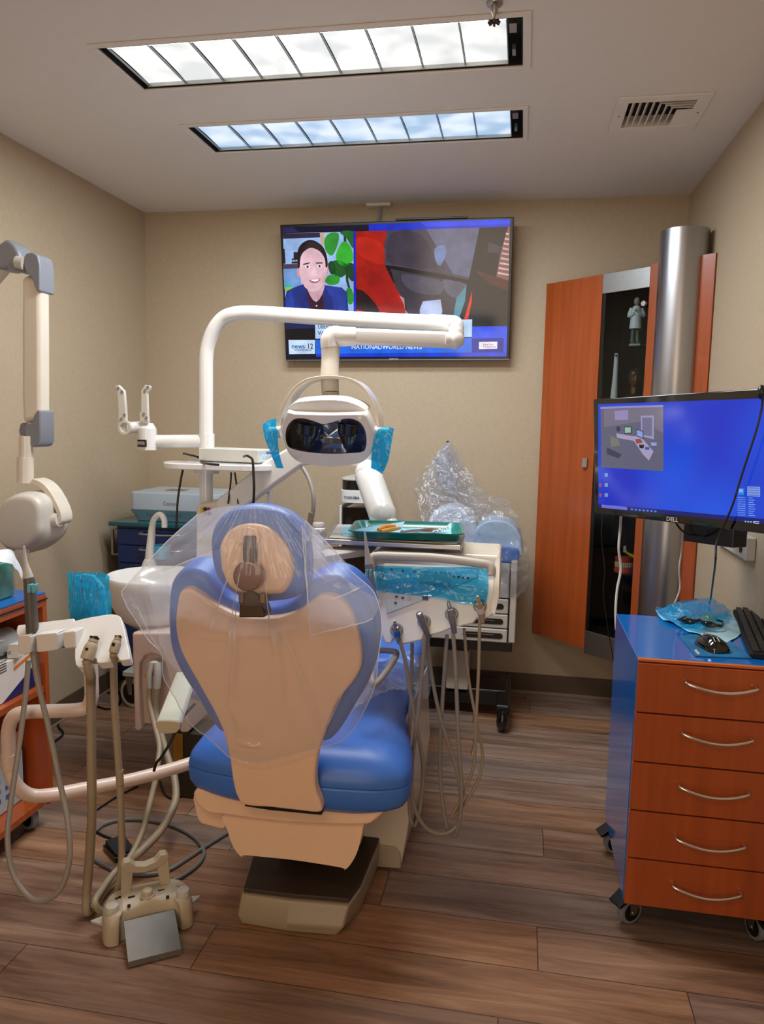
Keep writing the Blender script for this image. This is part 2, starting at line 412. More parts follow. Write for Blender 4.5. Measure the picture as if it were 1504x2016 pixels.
# ceiling with openings
NX0, NX1, NY0, NY1 = -1.262, -.043, 2.165, 2.452
FX0, FX1, FY0, FY1 = -1.262, -.043, 2.772, 3.045
VX0, VX1, VY0, VY1 = .302, .518, 2.765, 2.985
holes = [(NX0, NX1, NY0, NY1), (FX0, FX1, FY0, FY1), (VX0, VX1, VY0, VY1)]
xs = sorted({XL-.1, xr(YF)+.1, NX0, NX1, VX0, VX1}); ys = sorted({YF-.1, YB+.1, NY0, NY1, FY0, FY1, VY0, VY1})
b = MB()
for i in range(len(xs)-1):
    for j in range(len(ys)-1):
        cx, cy = (xs[i]+xs[i+1])/2, (ys[j]+ys[j+1])/2
        if any(h[0] < cx < h[1] and h[2] < cy < h[3] for h in holes): continue
        b.box(xs[i], xs[i+1], ys[j], ys[j+1], HC, HC+.05)
struct(b.build('ceiling', M_CEIL, flat=True))
struct(MB().box(XL-.1, xr(YB)+.2, YB, YB+.1, 0, HC).build('wall_back', M_WALL, flat=True))
struct(MB().box(XL-.1, XL, YF-.1, YB, 0, HC).build('wall_left', M_WALL, flat=True))
struct(MB().prism([(xr(YF), YF, 0), (xr(YB), YB, 0), (xr(YB)+.1, YB, 0), (xr(YF)+.1, YF, 0)], (0, 0, HC)).build('wall_right', M_WALL, flat=True))
struct(MB().box(XL-.1, xr(YF)+.1, YF-.1, YF, 0, HC).build('wall_front', M_WALL, flat=True))
def baseb(name, a, c, inn):
    a, c, inn = V(a), V(c), V(inn); q = MB(); t = inn*.008
    q.prism([a, c, c+t, a+t], (0, 0, .1), M_BASE); t2 = inn*.018
    q.prism([a, c, c+t2, a+t2], (0, 0, .012), M_TOE)
    struct(q.build(name, flat=True))
baseb('baseboard_back', (XL, YB, 0), (xr(YB), YB, 0), (0, -1, 0))
baseb('baseboard_left', (XL, YF, 0), (XL, YB, 0), (1, 0, 0))
baseb('baseboard_right', (xr(YF), YF, 0), (xr(YB), YB, 0), (-1, 0, 0))
# ------------------------------------------------------------------ ceiling fixtures
def fixture(name, X0, X1, Y0, Y1, ox0, ox1, oy0, oy1, lens, lab):
    t = thing(name, ((X0+X1)/2, (Y0+Y1)/2, HC), lab, 'ceiling light')
    f = MB(); z0, z1 = HC-.006, HC
    f.box(ox0, ox1, oy0, Y0, z0, z1).box(ox0, ox1, Y1, oy1, z0, z1).box(ox0, X0, Y0, Y1, z0, z1).box(X1, ox1, Y0, Y1, z0, z1)
    f.build('trim_frame', M_CEIL, t, bevel=.002, seg=2)
    h = MB(); e = .001; d = .075
    X0 += e; X1 -= e; Y0 += e; Y1 -= e
    h.box(X0, X1, Y0, Y0+.003, HC, HC+d).box(X0, X1, Y1-.003, Y1, HC, HC+d).box(X0, X0+.003, Y0, Y1, HC, HC+d).box(X1-.003, X1, Y0, Y1, HC, HC+d).box(X0, X1, Y0, Y1, HC+d, HC+d+.003)
    h.build('housing', M_BLACKM, t)
    lx0, lx1, ly0, ly1 = X0+.018, X1-.042, Y0+.014, Y1-.012
    n = 9; w_ = (lx1-lx0)/n
    for k in range(n):
        a, c = lx0+k*w_, lx0+(k+1)*w_; g = []
        for j in range(9):
            v = j/8; y = ly0+(ly1-ly0)*v
            g.append([V((a+.0025+(c-a-.005)*i/8, y, HC+.012+.005*sin(pi*v)*(.7+.3*sin(pi*i/8)))) for i in range(9)])
        sheet(MB(), g).build('lens_cell', lens, t)
    for k in range(n+1): MB().box(lx0+k*w_-.0012, lx0+k*w_+.0012, ly0, ly1, HC+.005, HC+.0115).build('louver_blade', M_GREYP, t)
    r = MB(); r.box(lx0, lx1, ly1, ly1+.004, HC+.001, HC+.03).box(lx0, lx1, ly0-.004, ly0, HC+.001, HC+.03)
    r.build('louver_rail', M_STEEL, t)
    MB().cyl((lx0, ly0+.012, HC+.01), (lx1, ly0+.012, HC+.01), .004, seg=8).build('glowing_edge', M_TUBEN, t)
    q = MB().box(X1-.036, X1-.016, Y0+.05, Y0+.10, HC+.005, HC+.02).box(X1-.03, X1-.02, Y1-.09, Y1-.05, HC+.005, HC+.02)
    q.build('latch', M_STEEL, t)
fixture('ceiling_light', NX0, NX1, NY0, NY1, -1.285, -.02, 2.145, 2.472, M_LENSN, 'long recessed ceiling light with warm white louvers, nearer the front of the room')
fixture('ceiling_light', FX0, FX1, FY0, FY1, -1.285, -.025, 2.752, 3.064, M_LENSF, 'long recessed ceiling light with bluish louvers, nearer the wall television')
t = thing('ceiling_vent', (.41, 2.875, HC), 'square white air vent in the ceiling with slanted slats', 'air vent')
f = MB(); X0, X1, Y0, Y1 = .262, .56, 2.722, 3.034
f.box(X0, X1, Y0, VY0, HC-.006, HC).box(X0, X1, VY1, Y1, HC-.006, HC).box(X0, VX0, VY0, VY1, HC-.006, HC).box(VX1, X1, VY0, VY1, HC-.006, HC)
f.build('trim_frame', M_CEIL, t, bevel=.002, seg=2)
MB().box(VX0+.001, VX1-.001, VY0+.001, VY1-.001, HC+.035, HC+.045).build('duct', M_BLACKM, t)
s = MB()
for k in range(4):
    x = VX0+.012+k*.022; s.prism([(x, VY0, HC-.004), (x+.003, VY0, HC-.004), (x+.017, VY0, HC+.018), (x+.014, VY0, HC+.018)], (0, VY1-VY0, 0))
for k in range(3):
    x = VX0+.10+k*.022; y = VY0+.018+k*.022
    s.prism([(x, y, HC-.004), (x+.003, y, HC-.004), (x+.017, y, HC+.018), (x+.014, y, HC+.018)], (0, VY1-y, 0))
    s.prism([(x, y, HC-.004), (x, y+.003, HC-.004), (x, y+.017, HC+.018), (x, y+.014, HC+.018)], (VX1-x, 0, 0))
s.box(VX0+.165, VX1, VY0+.085, VY1, HC-.004, HC-.001)
s.build('slats', M_CEIL, t)
q = MB()
for x, y in ((X0+.02, 2.87), (X1-.02, 2.87)): q.cyl((x, y, HC-.0075), (x, y, HC-.006), .004, seg=8)
q.build('screws', M_STEEL, t)
t = thing('fire_sprinkler', (-.114, 2.10, HC), 'small metal fire sprinkler head hanging from the ceiling', 'sprinkler')
q = MB(); c = V((-.114, 2.095, HC))
q.lathe(c, [(.022, 0), (.02, -.006), (.009, -.008), (.009, -.022), (.004, -.03), (.003, -.042), (.006, -.046)])
q.build('body', M_STEEL, t)
q = MB()
for k in range(8):
    a = k*pi/4; q.tube([c+V((.004*cos(a), .004*sin(a), -.045)), c+V((.016*cos(a), .016*sin(a), -.048))], .0035, seg=6, smooth=False)
q.build('deflector', M_BROWNM, t)
# ================================================================== TELEVISION
TVP = V((-.65, 3.765, 2.0)); TVU = V((0, -.09, .655)).normalized(); TVX = V((1, 0, 0)); TVN = V((0, -TVU.z, TVU.y))
Z2 = crop(540, 380, 3.008)
def tvp(pts, k=0): return [PL(x, y, TVP, TVN)+TVN*(.0012+.0004*k) for x, y in Z2(pts)]
t = thing('television', TVP-TVN*.03, 'large flat television on the back wall showing a news broadcast', 'television')
cor = [PL(x, y, TVP, TVN) for x, y in [(551.0, 442.5), (1011.5, 426.5), (1003, 709), (562.5, 711.5)]]
MB().prism(cor, -TVN*.045).build('bezel', M_BLACK, t, bevel=.004, seg=2)
a = MB()
def art(pts, col, k, s_=1.0, sm=0):
    nm = 'screen_colour_%d_%d_%d' % col
    q = [(x, y) for x, y in pts]
    if sm: q = [(p.x, p.y) for p in catmull([V((x, y, 0)) for x, y in q], sm, True)]
    a.poly(tvp(q, k), emis(nm, col, s_))
def ell(cx, cy, rx, ry, n=20): return [(cx+rx*cos(2*pi*k/n), cy+ry*sin(2*pi*k/n)) for k in range(n)]
art([(50, 205), (1398, 155), (1375, 968), (70, 978)], (6, 8, 40), 0)
art([(560, 185), (1398, 155), (1395, 205), (560, 225)], (18, 44, 190), 1)
art([(860, 172), (1398, 155), (1396, 185), (900, 200)], (30, 66, 230), 2)
art([(50, 205), (110, 203), (150, 232), (52, 238)], (30, 36, 80), 1)
# left picture
art([(52, 240), (470, 228), (470, 700), (68, 700)], (150, 185, 235), 2)
art([(52, 240), (298, 235), (290, 262), (54, 272)], (44, 34, 60), 3)
art([(52, 422), (150, 418), (150, 446), (54, 450)], (70, 56, 76), 3)
art([(54, 330), (62, 330), (68, 418), (55, 420)], (20, 22, 40), 3)
art([(104, 388), (145, 386), (145, 417), (104, 418)], (12, 14, 26), 4)
a.text('YOU FOR', tvp([(126, 402)], 5)[0], TVX, TVU, .012, emis('screen_colour_w', (220, 230, 250), 1), sx=.8)
art([(115, 350), (146, 350), (146, 386), (115, 388)], (30, 24, 40), 3)
art([(54, 450), (150, 446), (160, 560), (60, 570)], (110, 150, 205), 3)
art([(62, 535), (106, 532), (106, 556), (64, 558)], (60, 170, 190), 4)
art([(64, 558), (106, 556), (104, 574), (66, 578)], (150, 190, 50), 4)
art([(270, 236), (298, 235), (296, 300), (280, 330)], (190, 160, 140), 4)
art([(298, 235), (310, 235), (340, 700), (300, 700)], (170, 190, 230), 3)
# leaves
for pts, c in [([(300, 270), (330, 238), (380, 240), (378, 300), (345, 370), (310, 350), (298, 310)], (40, 140, 46)), ([(365, 370), (395, 300), (430, 290), (462, 340), (466, 400), (420, 432), (380, 415)], (52, 180, 50)),
               ([(390, 232), (470, 230), (470, 330), (430, 270)], (24, 100, 36)), ([(340, 410), (400, 400), (440, 450), (400, 500), (350, 480)], (20, 84, 34)), ([(300, 520), (330, 485), (385, 495), (380, 535), (330, 545)], (44, 150, 50)),
               ([(425, 580), (450, 560), (470, 600), (466, 650), (440, 655)], (36, 140, 44)), ([(410, 430), (470, 420), (470, 520), (440, 500)], (18, 70, 36)), ([(318, 420), (350, 405), (365, 470), (335, 480)], (14, 60, 34))]:
    art(pts, c, 5, sm=3)
art([(410, 240), (425, 236), (440, 520), (470, 640), (462, 650), (425, 520)], (20, 60, 30), 4)
# presenter
art([(66, 700), (62, 640), (75, 580), (130, 555), (185, 535), (300, 545), (400, 560), (432, 590), (440, 700)], (26, 48, 130), 6)
art([(66, 700), (70, 620), (100, 575), (120, 640), (118, 700)], (34, 62, 160), 7)
art([(300, 545), (400, 560), (428, 600), (420, 700), (330, 700)], (32, 58, 152), 7)
art([(188, 560), (215, 600), (250, 620), (290, 590), (296, 700), (215, 700)], (56, 22, 44), 8)
art([(185, 535), (192, 600), (214, 700), (160, 700), (150, 640), (180, 620)], (24, 42, 118), 9)
art([(300, 548), (296, 700), (350, 700), (345, 620), (325, 600)], (24, 42, 118), 9)
art([(192, 530), (215, 610), (250, 645), (285, 600), (296, 520)], (206, 160, 176), 9, sm=2)
art(ell(232, 440, 84, 145), (224, 184, 196), 10)
art(ell(147, 470, 12, 30), (206, 150, 160), 9); art(ell(314, 455, 8, 28), (206, 150, 160), 9)
art([(142, 440), (138, 360), (155, 310), (200, 280), (245, 285), (290, 320), (312, 370), (318, 430), (306, 440), (300, 390), (270, 345), (220, 325), (180, 345), (158, 380), (152, 440)], (26, 18, 26), 11, sm=3)
art([(180, 345), (200, 330), (240, 325), (285, 345), (260, 300), (200, 295)], (46, 32, 38), 12, sm=2)
art([(172, 420), (212, 410), (212, 417), (174, 428)], (70, 44, 50), 12); art([(248, 412), (288, 410), (288, 418), (250, 419)], (70, 44, 50), 12)
art(ell(198, 437, 15, 8), (240, 236, 246), 12); art(ell(270, 434, 14, 8), (240, 236, 246), 12)
art(ell(199, 437, 7, 7), (40, 30, 50), 13); art(ell(270, 434, 7, 7), (40, 30, 50), 13)
art([(232, 440), (240, 440), (258, 484), (240, 494), (222, 486)], (236, 198, 204), 12, sm=2)
art([(208, 515), (240, 512), (274, 506), (262, 528), (240, 534), (220, 530)], (170, 96, 110), 12, sm=2)
art([(214, 515), (240, 513), (270, 508), (258, 522), (238, 525)], (250, 246, 252), 13)
art(ell(251, 636, 5, 5), (220, 220, 230), 12); art(ell(252, 668, 5, 5), (220, 220, 230), 12)
art([(470, 228), (484, 227), (486, 705), (472, 705)], (26, 30, 190), 12)
# right picture
art([(480, 228), (1395, 200), (1380, 790), (490, 790)], (12, 12, 20), 2)
art([(480, 228), (668, 223), (650, 330), (660, 440), (700, 520), (760, 610), (785, 720), (620, 720), (485, 560)], (160, 24, 14), 3)
art([(500, 260), (640, 300), (650, 420), (560, 400), (490, 350)], (184, 34, 18), 4, sm=3)
art([(490, 430), (600, 470), (700, 580), (760, 700), (640, 640), (560, 540)], (150, 20, 16), 4, sm=3)
art([(486, 570), (560, 610), (620, 690), (600, 740), (486, 735)], (34, 16, 18), 4, sm=2)
art([(486, 690), (560, 706), (560, 730), (486, 730)], (190, 40, 20), 5)
art([(668, 223), (1215, 206), (1150, 520), (1000, 480), (700, 430), (655, 430), (652, 330)], (66, 62, 78), 4)
art([(900, 215), (1215, 206), (1155, 500), (1060, 480), (1000, 380)], (92, 96, 124), 5)
art([(690, 240), (860, 240), (960, 440), (720, 425), (670, 380)], (56, 50, 64), 5, sm=3)
art([(950, 330), (1000, 310), (1020, 350), (985, 430), (955, 400)], (104, 124, 168), 6, sm=3)
art([(655, 428), (700, 430), (1000, 482), (1150, 515), (1145, 535), (960, 500), (680, 448)], (14, 12, 18), 7)
art([(690, 450), (960, 500), (1140, 540), (1090, 640), (1050, 740), (800, 740), (770, 640), (720, 560)], (54, 50, 62), 6)
art([(760, 480), (900, 500), (1000, 530), (980, 600), (840, 590), (770, 540)], (78, 74, 92), 7, sm=3)
art([(1000, 510), (1140, 540), (1080, 620), (1020, 590)], (84, 86, 108), 7, sm=2)
art([(862, 690), (880, 642), (985, 630), (996, 700), (990, 728), (862, 725)], (176, 190, 228), 8)
art([(1060, 730), (1080, 620), (1140, 545), (1130, 640), (1095, 740)], (70, 130, 150), 8)
art([(1172, 578), (1168, 650), (1148, 745), (1124, 745), (1150, 660)], (220, 40, 30), 8)
art([(740, 605), (770, 625), (775, 690), (800, 720), (780, 720), (768, 660)], (170, 130, 140), 8)
art([(1180, 455), (1388, 520), (1385, 580), (1280, 540)], (70, 26, 24), 6)
art([(1268, 290), (1345, 320), (1330, 360), (1262, 350)], (52, 50, 62), 6)
art([(1385, 200), (1395, 200), (1388, 520), (1315, 495), (1340, 350), (1365, 270)], (130, 84, 84), 7)
for k in range(9): art([(1372-k*6, 235+k*29), (1390, 240+k*30), (1389, 250+k*30), (1370-k*6, 247+k*29)], (206, 176, 170), 8)
# lower graphics
art([(68, 770), (240, 775), (240, 800), (70, 806)], (20, 34, 84), 9)
art([(1170, 790), (1380, 788), (1375, 968), (1168, 968)], (28, 78, 232), 9)
art([(72, 806), (244, 806), (244, 865), (74, 868)], (6, 8, 20), 9)
art([(246, 868), (1170, 858), (1168, 945), (248, 952)], (26, 104, 226), 10)
art([(248, 952), (1375, 945), (1374, 968), (250, 970)], (16, 60, 214), 10)
art([(1170, 862), (1358, 858), (1356, 944), (1170, 945)], (14, 34, 150), 11)
art([(243, 770), (1172, 748), (1170, 852), (245, 862)], (184, 214, 246), 11)
art([(86, 870), (243, 870), (243, 952), (90, 954)], (196, 220, 246), 12)
art([(1212, 882), (1321, 880), (1320, 922), (1213, 924)], (226, 234, 250), 12)
IN = (24, 42, 96)
a.text('UBER DISCUSSES GRUBHUB TAKEOVER', tvp([(260, 793)], 13)[0], TVX, TVU, .026, emis('screen_ink', IN, 1), 'LEFT', sx=.93)
a.text('VALUED AT MORE THAN $6 BILLION', tvp([(260, 830)], 13)[0], TVX, TVU, .026, emis('screen_ink', IN, 1), 'LEFT', sx=1.05)
a.text('NATIONAL/WORLD NEWS', tvp([(458, 912)], 13)[0], TVX, TVU, .030, emis('screen_colour_w', (220, 230, 250), 1), 'LEFT', sx=.98)
a.text('news', tvp([(104, 908)], 13)[0], TVX, TVU, .034, emis('screen_news', (20, 90, 160), 1), 'LEFT')
a.text('12', tvp([(196, 908)], 14)[0], TVX, TVU, .036, emis('screen_ink', IN, 1), 'LEFT', sx=.9)
a.text('HUDSON VALLEY', tvp([(120, 930)], 13)[0], TVX, TVU, .012, emis('screen_ink', IN, 1), 'LEFT')
a.text('NewYork-', tvp([(1236, 897)], 13)[0], TVX, TVU, .012, emis('screen_red', (190, 30, 60), 1), 'LEFT')
a.text('Presbyterian', tvp([(1236, 910)], 13)[0], TVX, TVU, .012, emis('screen_red', (190, 30, 60), 1), 'LEFT')
a.text('7', tvp([(1226, 910)], 13)[0], TVX, TVU, .012, emis('screen_red', (190, 30, 60), 1))
a.build('screen', parent=t, flat=True)
q = MB(); q.text('SAMSUNG', tvp([(708, 983)], 1)[0], TVX, TVU, .010, None); q.build('lettering', M_LGREY, t, flat=True)
q = MB(); p = [PL(x, y, TVP, TVN)+TVN*.001 for x, y in [(563, 708.5), (1003, 706.5), (1003, 708), (563, 710)]]; q.prism(p, TVN*.002); q.build('bottom_trim', M_GREYP, t, flat=True)
MB().box(-.75, -.5, TVP.y+.02, YB-.002, 1.85, 2.15).build('wall_bracket', M_BLACK, t, bevel=.003)
tag(MB().prism([PL(x, y, TVP-TVN*.02, TVN) for x, y in [(778, 434), (920, 429), (920, 425.5), (778, 430)]], -TVN*.06).build('cable_box', M_BLACK, bevel=.002), 'thin black box lying on top of the wall television', 'box')
t = thing('cable_conduit', (-.72, YB, 2.4), 'small white ceiling plate with a cable running down behind the television', 'conduit')
p = P(743, 397, Y=3.80)
MB().box(p.x-.06, p.x+.06, 3.82, YB-.001, HC-.016, HC-.001).build('plate', M_CEIL, t, bevel=.003)
MB().tube([(p.x+.008, 3.83, HC-.02), (p.x+.002, 3.835, HC-.08), (p.x-.012, 3.83, 2.2)], .007, seg=8).build('cable', M_GREYP, t)
# ================================================================== CORNER CABINET
CA, CB = V((.07, YB-.004, 0)), V((xr(3.265)-.004, 3.265, 0))
CD = (CB-CA).normalized(); CNn = V((CD.y, -CD.x, 0))
if CNn.y > 0: CNn = -CNn
def cabp(px, py, off=0): return PL(px, py, CA+CNn*off, CNn)
ZT, ZB_ = 2.045, .30
s1 = (cabp(1169, 900)-CA).dot(CD); s2 = (cabp(1281, 525)-CA).dot(CD); s2 = max(s2, s1+.2); s3 = (cabp(1300, 525)-CA).dot(CD); s4 = (CB-CA).length
t = thing('corner_cabinet', (.45, 3.6, ZB_), 'tall cherry wall cabinet across the corner with a dark glass door and a metal column', 'cabinet')
def cprism(a0, a1, z0, z1, d0=0, d1=.02, mt=None):
    A = CA+CD*a0-CNn*d0; B = CA+CD*a1-CNn*d0; q = -CNn*(d1-d0)
    return [A+V((0, 0, z0)), B+V((0, 0, z0)), B+q+V((0, 0, z0)), A+q+V((0, 0, z0))], V((0, 0, z1-z0))
def cpart(name, m_, *r, bevel=.001, par=t, **k):
    q = MB()
    for x in r: pts, d = cprism(*x); q.prism(pts, d)
    return q.build(name, m_, par, bevel=bevel, seg=2)
cpart('left_panel', M_CHERRY, (.02, s1-.001, ZB_+.02, ZT, 0, .018))
cpart('narrow_panel', M_CHERRY, (s2, s3+.02, ZB_, ZT+.01, .0, .018))
cpart('right_panel', M_CHERRY, (s4-.22, s4-.004, ZB_+.1, ZT+.01, .0, .018))
cpart('header', M_STEEL, (s1, s2-.001, ZT-.085, ZT, 0.0, .018))
cpart('footer', M_STEEL, (s1, s2-.001, ZB_, ZB_+.11, 0.0, .018))
cpart('interior', mat('interior_black', (4, 4, 4), .9, spec=.1), (s1-.02, s2+.04, ZB_+.02, ZT-.02, .17, .18), (s1-.025, s1-.015, ZB_+.02, ZT-.02, .02, .18), (s2+.03, s2+.04, ZB_+.02, ZT-.02, .02, .18), (s1-.02, s2+.04, ZT-.05, ZT-.04, .02, .17), (s1-.02, s2+.04, ZB_+.04, ZB_+.1, .02, .17))
dr = cpart('glass_door', M_GLASS, (s1+.002, s2-.003, ZB_+.112, ZT-.087, .004, .009), bevel=0)
q = MB()
for x in ((s1+.002, s1+.018, ZB_+.112, ZT-.087, .003, .012),): pts, d = cprism(*x); q.prism(pts, d)
q.build('door_edge', M_BLACK, dr, bevel=.001)
c = cabp(1270, 598, .004); MB().cyl(c, c+CNn*.014, .011).build('door_knob', M_STEEL, dr)
c = cabp(1152, 911, .004); MB().box(c.x-.016, c.x+.008, c.y-.012, c.y+.004, c.z-.022, c.z+.022).build('door_catch', M_STEEL, dr, bevel=.002)
SH = [cabp(1240, 683, -.03).z, 1.42, .86]
SHZ = [cabp(1230, 683, -.05).z, cabp(1230, 785, -.05).z-.12, cabp(1230, 1128, -.05).z]
for z in SHZ: cpart('glass_shelf', M_CGLASS, (s1-.012, s2+.028, z-.006, z, .02, .165), bevel=0)
cc = CA+CD*((cabp(1350, 455).x-CA.x)/CD.x); cc = V((.618, 3.385, 0))
MB().lathe(cc, [(.001, ZB_), (.096, ZB_), (.096, 2.165), (.001, 2.165)], seg=48).build('metal_column', M_ALU, t)
# things in the cabinet
def inside(px, py, off=-.08): return cabp(px, py, off)
c = inside(1249, 680, -.05); z = SHZ[0]
t = thing('dentist_figurine', (c.x, c.y, z), 'small pale figurine of a man in a white coat on the top glass shelf', 'figurine')
q = MB().box(-.022, .022, -.018, .018, 0, .01); q.T = Matrix.Identity(4)
def fig(o, zz=0): o.location = (c.x, c.y, zz+z); o.matrix_parent_inverse = Matrix.Identity(4); o.location = (0, 0, zz); return o
fig(q.build('plinth', M_IVORY, t, bevel=.002))
q = MB()
for sx in (-1, 1): q.tube([(sx*.011, -.004, .012), (sx*.01, 0, .05), (sx*.009, 0, .095)], [.009, .0085, .011], seg=10); q.box(sx*.011-.007, sx*.011+.007, -.02, .006, .01, .018)
fig(q.build('trousers', mat('figurine_green', (92, 108, 88), .4), t))
q = MB().tube([(0, 0, .075), (0, 0, .11), (0, .0, .15), (0, 0, .172)], [.027, .024, .022, .014], seg=14)
q.tube([(-.02, 0, .162), (-.03, -.004, .13), (-.012, -.024, .14)], [.009, .008, .006], seg=8).tube([(.02, 0, .162), (.031, -.004, .13), (-.004, -.024, .152)], [.009, .008, .006], seg=8)
fig(q.build('coat', mat('figurine_white', (232, 238, 238), .35), t))
q = MB().ball((0, -.002, .192), .0155, sc=(.85, .95, 1.15)).cyl((0, 0, .168), (0, 0, .182), .007).ball((-.006, -.026, .151), .006, 8, 6).ball((0, -.017, .19), .003, 6, 5)
fig(q.build('head', mat('figurine_skin', (176, 160, 146), .4), t))
c = inside(1248, 790, -.065); z = SHZ[1]
top = inside(1251, 727, -.08)
t = thing('bronze_bust', (c.x, c.y, z), 'bronze bust of a man holding an instrument behind the cabinet glass', 'bust')
k = (top.z-z)/.20
q = MB().tube([(0, 0, 0), (0, 0, .05), (0, 0, .09), (0, 0, .115)], [.05, .062, .05, .02], seg=20, sx=1).tube([(0, 0, .10), (0, 0, .14)], [.018, .016], seg=12, smooth=False)
q.ball((0, -.004, .165), .027, sc=(.85, 1, 1.25)).tube([(0, -.03, .175), (0, -.037, .158), (0, -.03, .154)], .005, seg=8).ball((-.011, -.024, .172), .005, 8, 6).ball((.011, -.024, .172), .005, 8, 6).ball((0, -.027, .148), .007, 8, 6, sc=(1.4, .7, .5))
for v_ in range(len(q.v)): q.v[v_] = V((q.v[v_].x*k*1.0, q.v[v_].y*k*.8, q.v[v_].z*k))
def loc(o): o.matrix_parent_inverse = Matrix.Identity(4); return o
loc(q.build('figure', M_BRONZE, t)); q = MB().tube([(.02*k, -.045*k, .02), (.03*k, -.03*k, .12*k), (.04*k, 0, .15*k)], .007*k, seg=8); loc(q.build('instrument', M_BROWNM, t))
q = MB().ball((0, 0, .178*k), .028*k, sc=(.95, .9, .95)); loc(q.build('hair', M_BROWNM, t))
# white wand standing in the cabinet
pb, pt_ = inside(1207, 800, -.06), inside(1214, 696, -.06); pb.z = SHZ[1]
q = MB().tube([pb, pb.lerp(pt_, .3), pb.lerp(pt_, .7), pb.lerp(pt_, .93), pt_], [.017, .018, .011, .010, .008], seg=14)
t = thing('intraoral_scanner', pb, 'slim white intraoral camera wand standing behind the cabinet glass', 'dental instrument')
q.build('wand', M_WHITE, t); d = inside(1213, 700, -.045)
MB().box(d.x-.004, d.x+.004, d.y-.004, d.y+.001, d.z-.005, d.z+.005).build('camera_window', M_BLACK, t)
# teeth model
c = inside(1228, 1126, -.055); z = SHZ[2]; k = 1.0
t = thing('teeth_model', (c.x, c.y, z), 'pink gum and teeth model on the low glass shelf of the corner cabinet', 'teeth model')
def arch(r, z0, z1, r2):
    q = MB(); lo = []
    for (rr, zz) in ((r, z0), (r*1.05, z0+(z1-z0)*.5), (r2, z1)):
        lo.append([V((rr*cos(a)*1.0, .012-rr*1.05*max(sin(a), -.25), zz)) for a in [2*pi*i/24 for i in range(24)]])
    return q.loft(lo)
g = loc(arch(.042, 0, .028, .038).build('lower_gum', M_PINKG, t)); g2 = loc(arch(.038, .046, .072, .041).build('upper_gum', M_PINKG, t))
def teeth(z0, z1, par):
    q = MB()
    for i in range(14):
        a = pi*(i+.5)/14; p = V((.037*cos(a), .012-.039*sin(a), 0)); q.tube([p+V((0, 0, z0)), p+V((0, 0, (z0+z1)/2)), p+V((0, 0, z1))], [.0036, .0046, .004], seg=8)
    loc(q.build('teeth', M_TOOTH, t))
teeth(.026, .0375, g); teeth(.0375, .049, g2)
t2 = c+V((.012, -.02, .075))
t = thing('toy_toothbrush', (t2.x, t2.y, SHZ[2]+.073), 'yellow and clear toothbrush lying on the gum model', 'toothbrush')
MB().tube([t2+V((-.016, 0, .035)), t2+V((-.004, 0, .016)), t2+V((.026, -.004, .001))], [.004, .005, .008], seg=8).build('handle', M_YELLOW, t)
MB().box(t2.x-.022, t2.x-.01, t2.y-.004, t2.y+.004, t2.z+.018, t2.z+.048).build('head', M_LGREY, t, bevel=.002)
# ================================================================== MONITOR (right)
dL, dR = 2.45, 1.92
mTL, mBL = PD(1167, 787, dL), PD(1171, 1009, dL)
mTR, mBR = PD(1512, 764, dR), PD(1511, 1052, dR)
MX = ((mTR-mTL)+(mBR-mBL)); MW = MX.length/2; MX.normalize()
MU = V((0, 0, 1)); MU = ((mTL-mBL)+(mTR-mBR)).normalized(); MU = (MU-MX*MU.dot(MX)).normalized(); MN = MX.cross(MU)
if MN.dot(CAM-mTL) < 0: MN = -MN
M0 = (mTL+mBL+mTR+mBR)/4
t = thing('computer_monitor', M0-MN*.05, 'wide black computer monitor with a blue desktop, mounted over the drawer cart', 'monitor')
mp = lambda pts, k=0: [PL(x, y, M0, MN)+MN*(.0008+.0004*k) for x, y in pts]
cor = [PL(x, y, M0, MN) for x, y in [(1167.5, 786), (1512, 764), (1511, 1052), (1171, 1010)]]
MB().prism(cor, -MN*.018).build('bezel', M_GLOSSB, t, bevel=.003, seg=2)
cc_ = sum(cor, V())/4
MB().prism([cc_+(p-cc_)*.8-MN*.018 for p in cor], -MN*.022).build('back_housing', M_BLACK, t, bevel=.006)
a = MB(); K = crop(1100, 740, 3.3589)
def mart(pts, col, k, s_=.9, direct=False):
    q = mp(pts if direct else K(pts), k)
    if k <= 1: a.poly(q, emis('monitor_colour_%d_%d_%d' % col, col, s_))
    else: a.poly(q, emis('monitor_colour_%d_%d_%d' % col, col, s_))
g = MB()
def deskmat():
    m = emis('desktop_blue', (26, 66, 214), .9); nt = m.node_tree; n = nt.nodes; b_ = n['Principled BSDF']
    tc = n.new('ShaderNodeTexCoord'); nz = n.new('ShaderNodeTexNoise'); nz.inputs['Scale'].default_value = 2.6; nz.inputs['Detail'].default_value = 1
    nt.links.new(tc.outputs['Object'], nz.inputs[0]); cr = n.new('ShaderNodeValToRGB'); e = cr.color_ramp.elements
    e[0].position = .35; e[0].color = srgb(24, 46, 196); e[1].position = .65; e[1].color = srgb(30, 92, 236)
    nt.links.new(nz.outputs['Fac'], cr.inputs[0]); nt.links.new(cr.outputs[0], b_.inputs['Emission Color']); return m
a.poly(mp(K([(262, 188), (1380, 148), (1380, 975), (262, 868)]), 0), deskmat())
mart([(278, 205), (694, 192), (694, 630), (282, 605)], (96, 96, 120), 1)
mart([(278, 205), (694, 192), (694, 206), (278, 219)], (150, 140, 200), 2)
mart([(300, 222), (694, 208), (694, 380), (560, 300), (300, 340)], (118, 112, 132), 2)
mart([(372, 232), (462, 226), (462, 292), (374, 292)], (150, 138, 186), 3)
mart([(545, 264), (632, 262), (632, 420), (548, 400)], (150, 150, 190), 3); mart([(556, 276), (620, 276), (620, 400), (556, 390)], (112, 108, 140), 4)
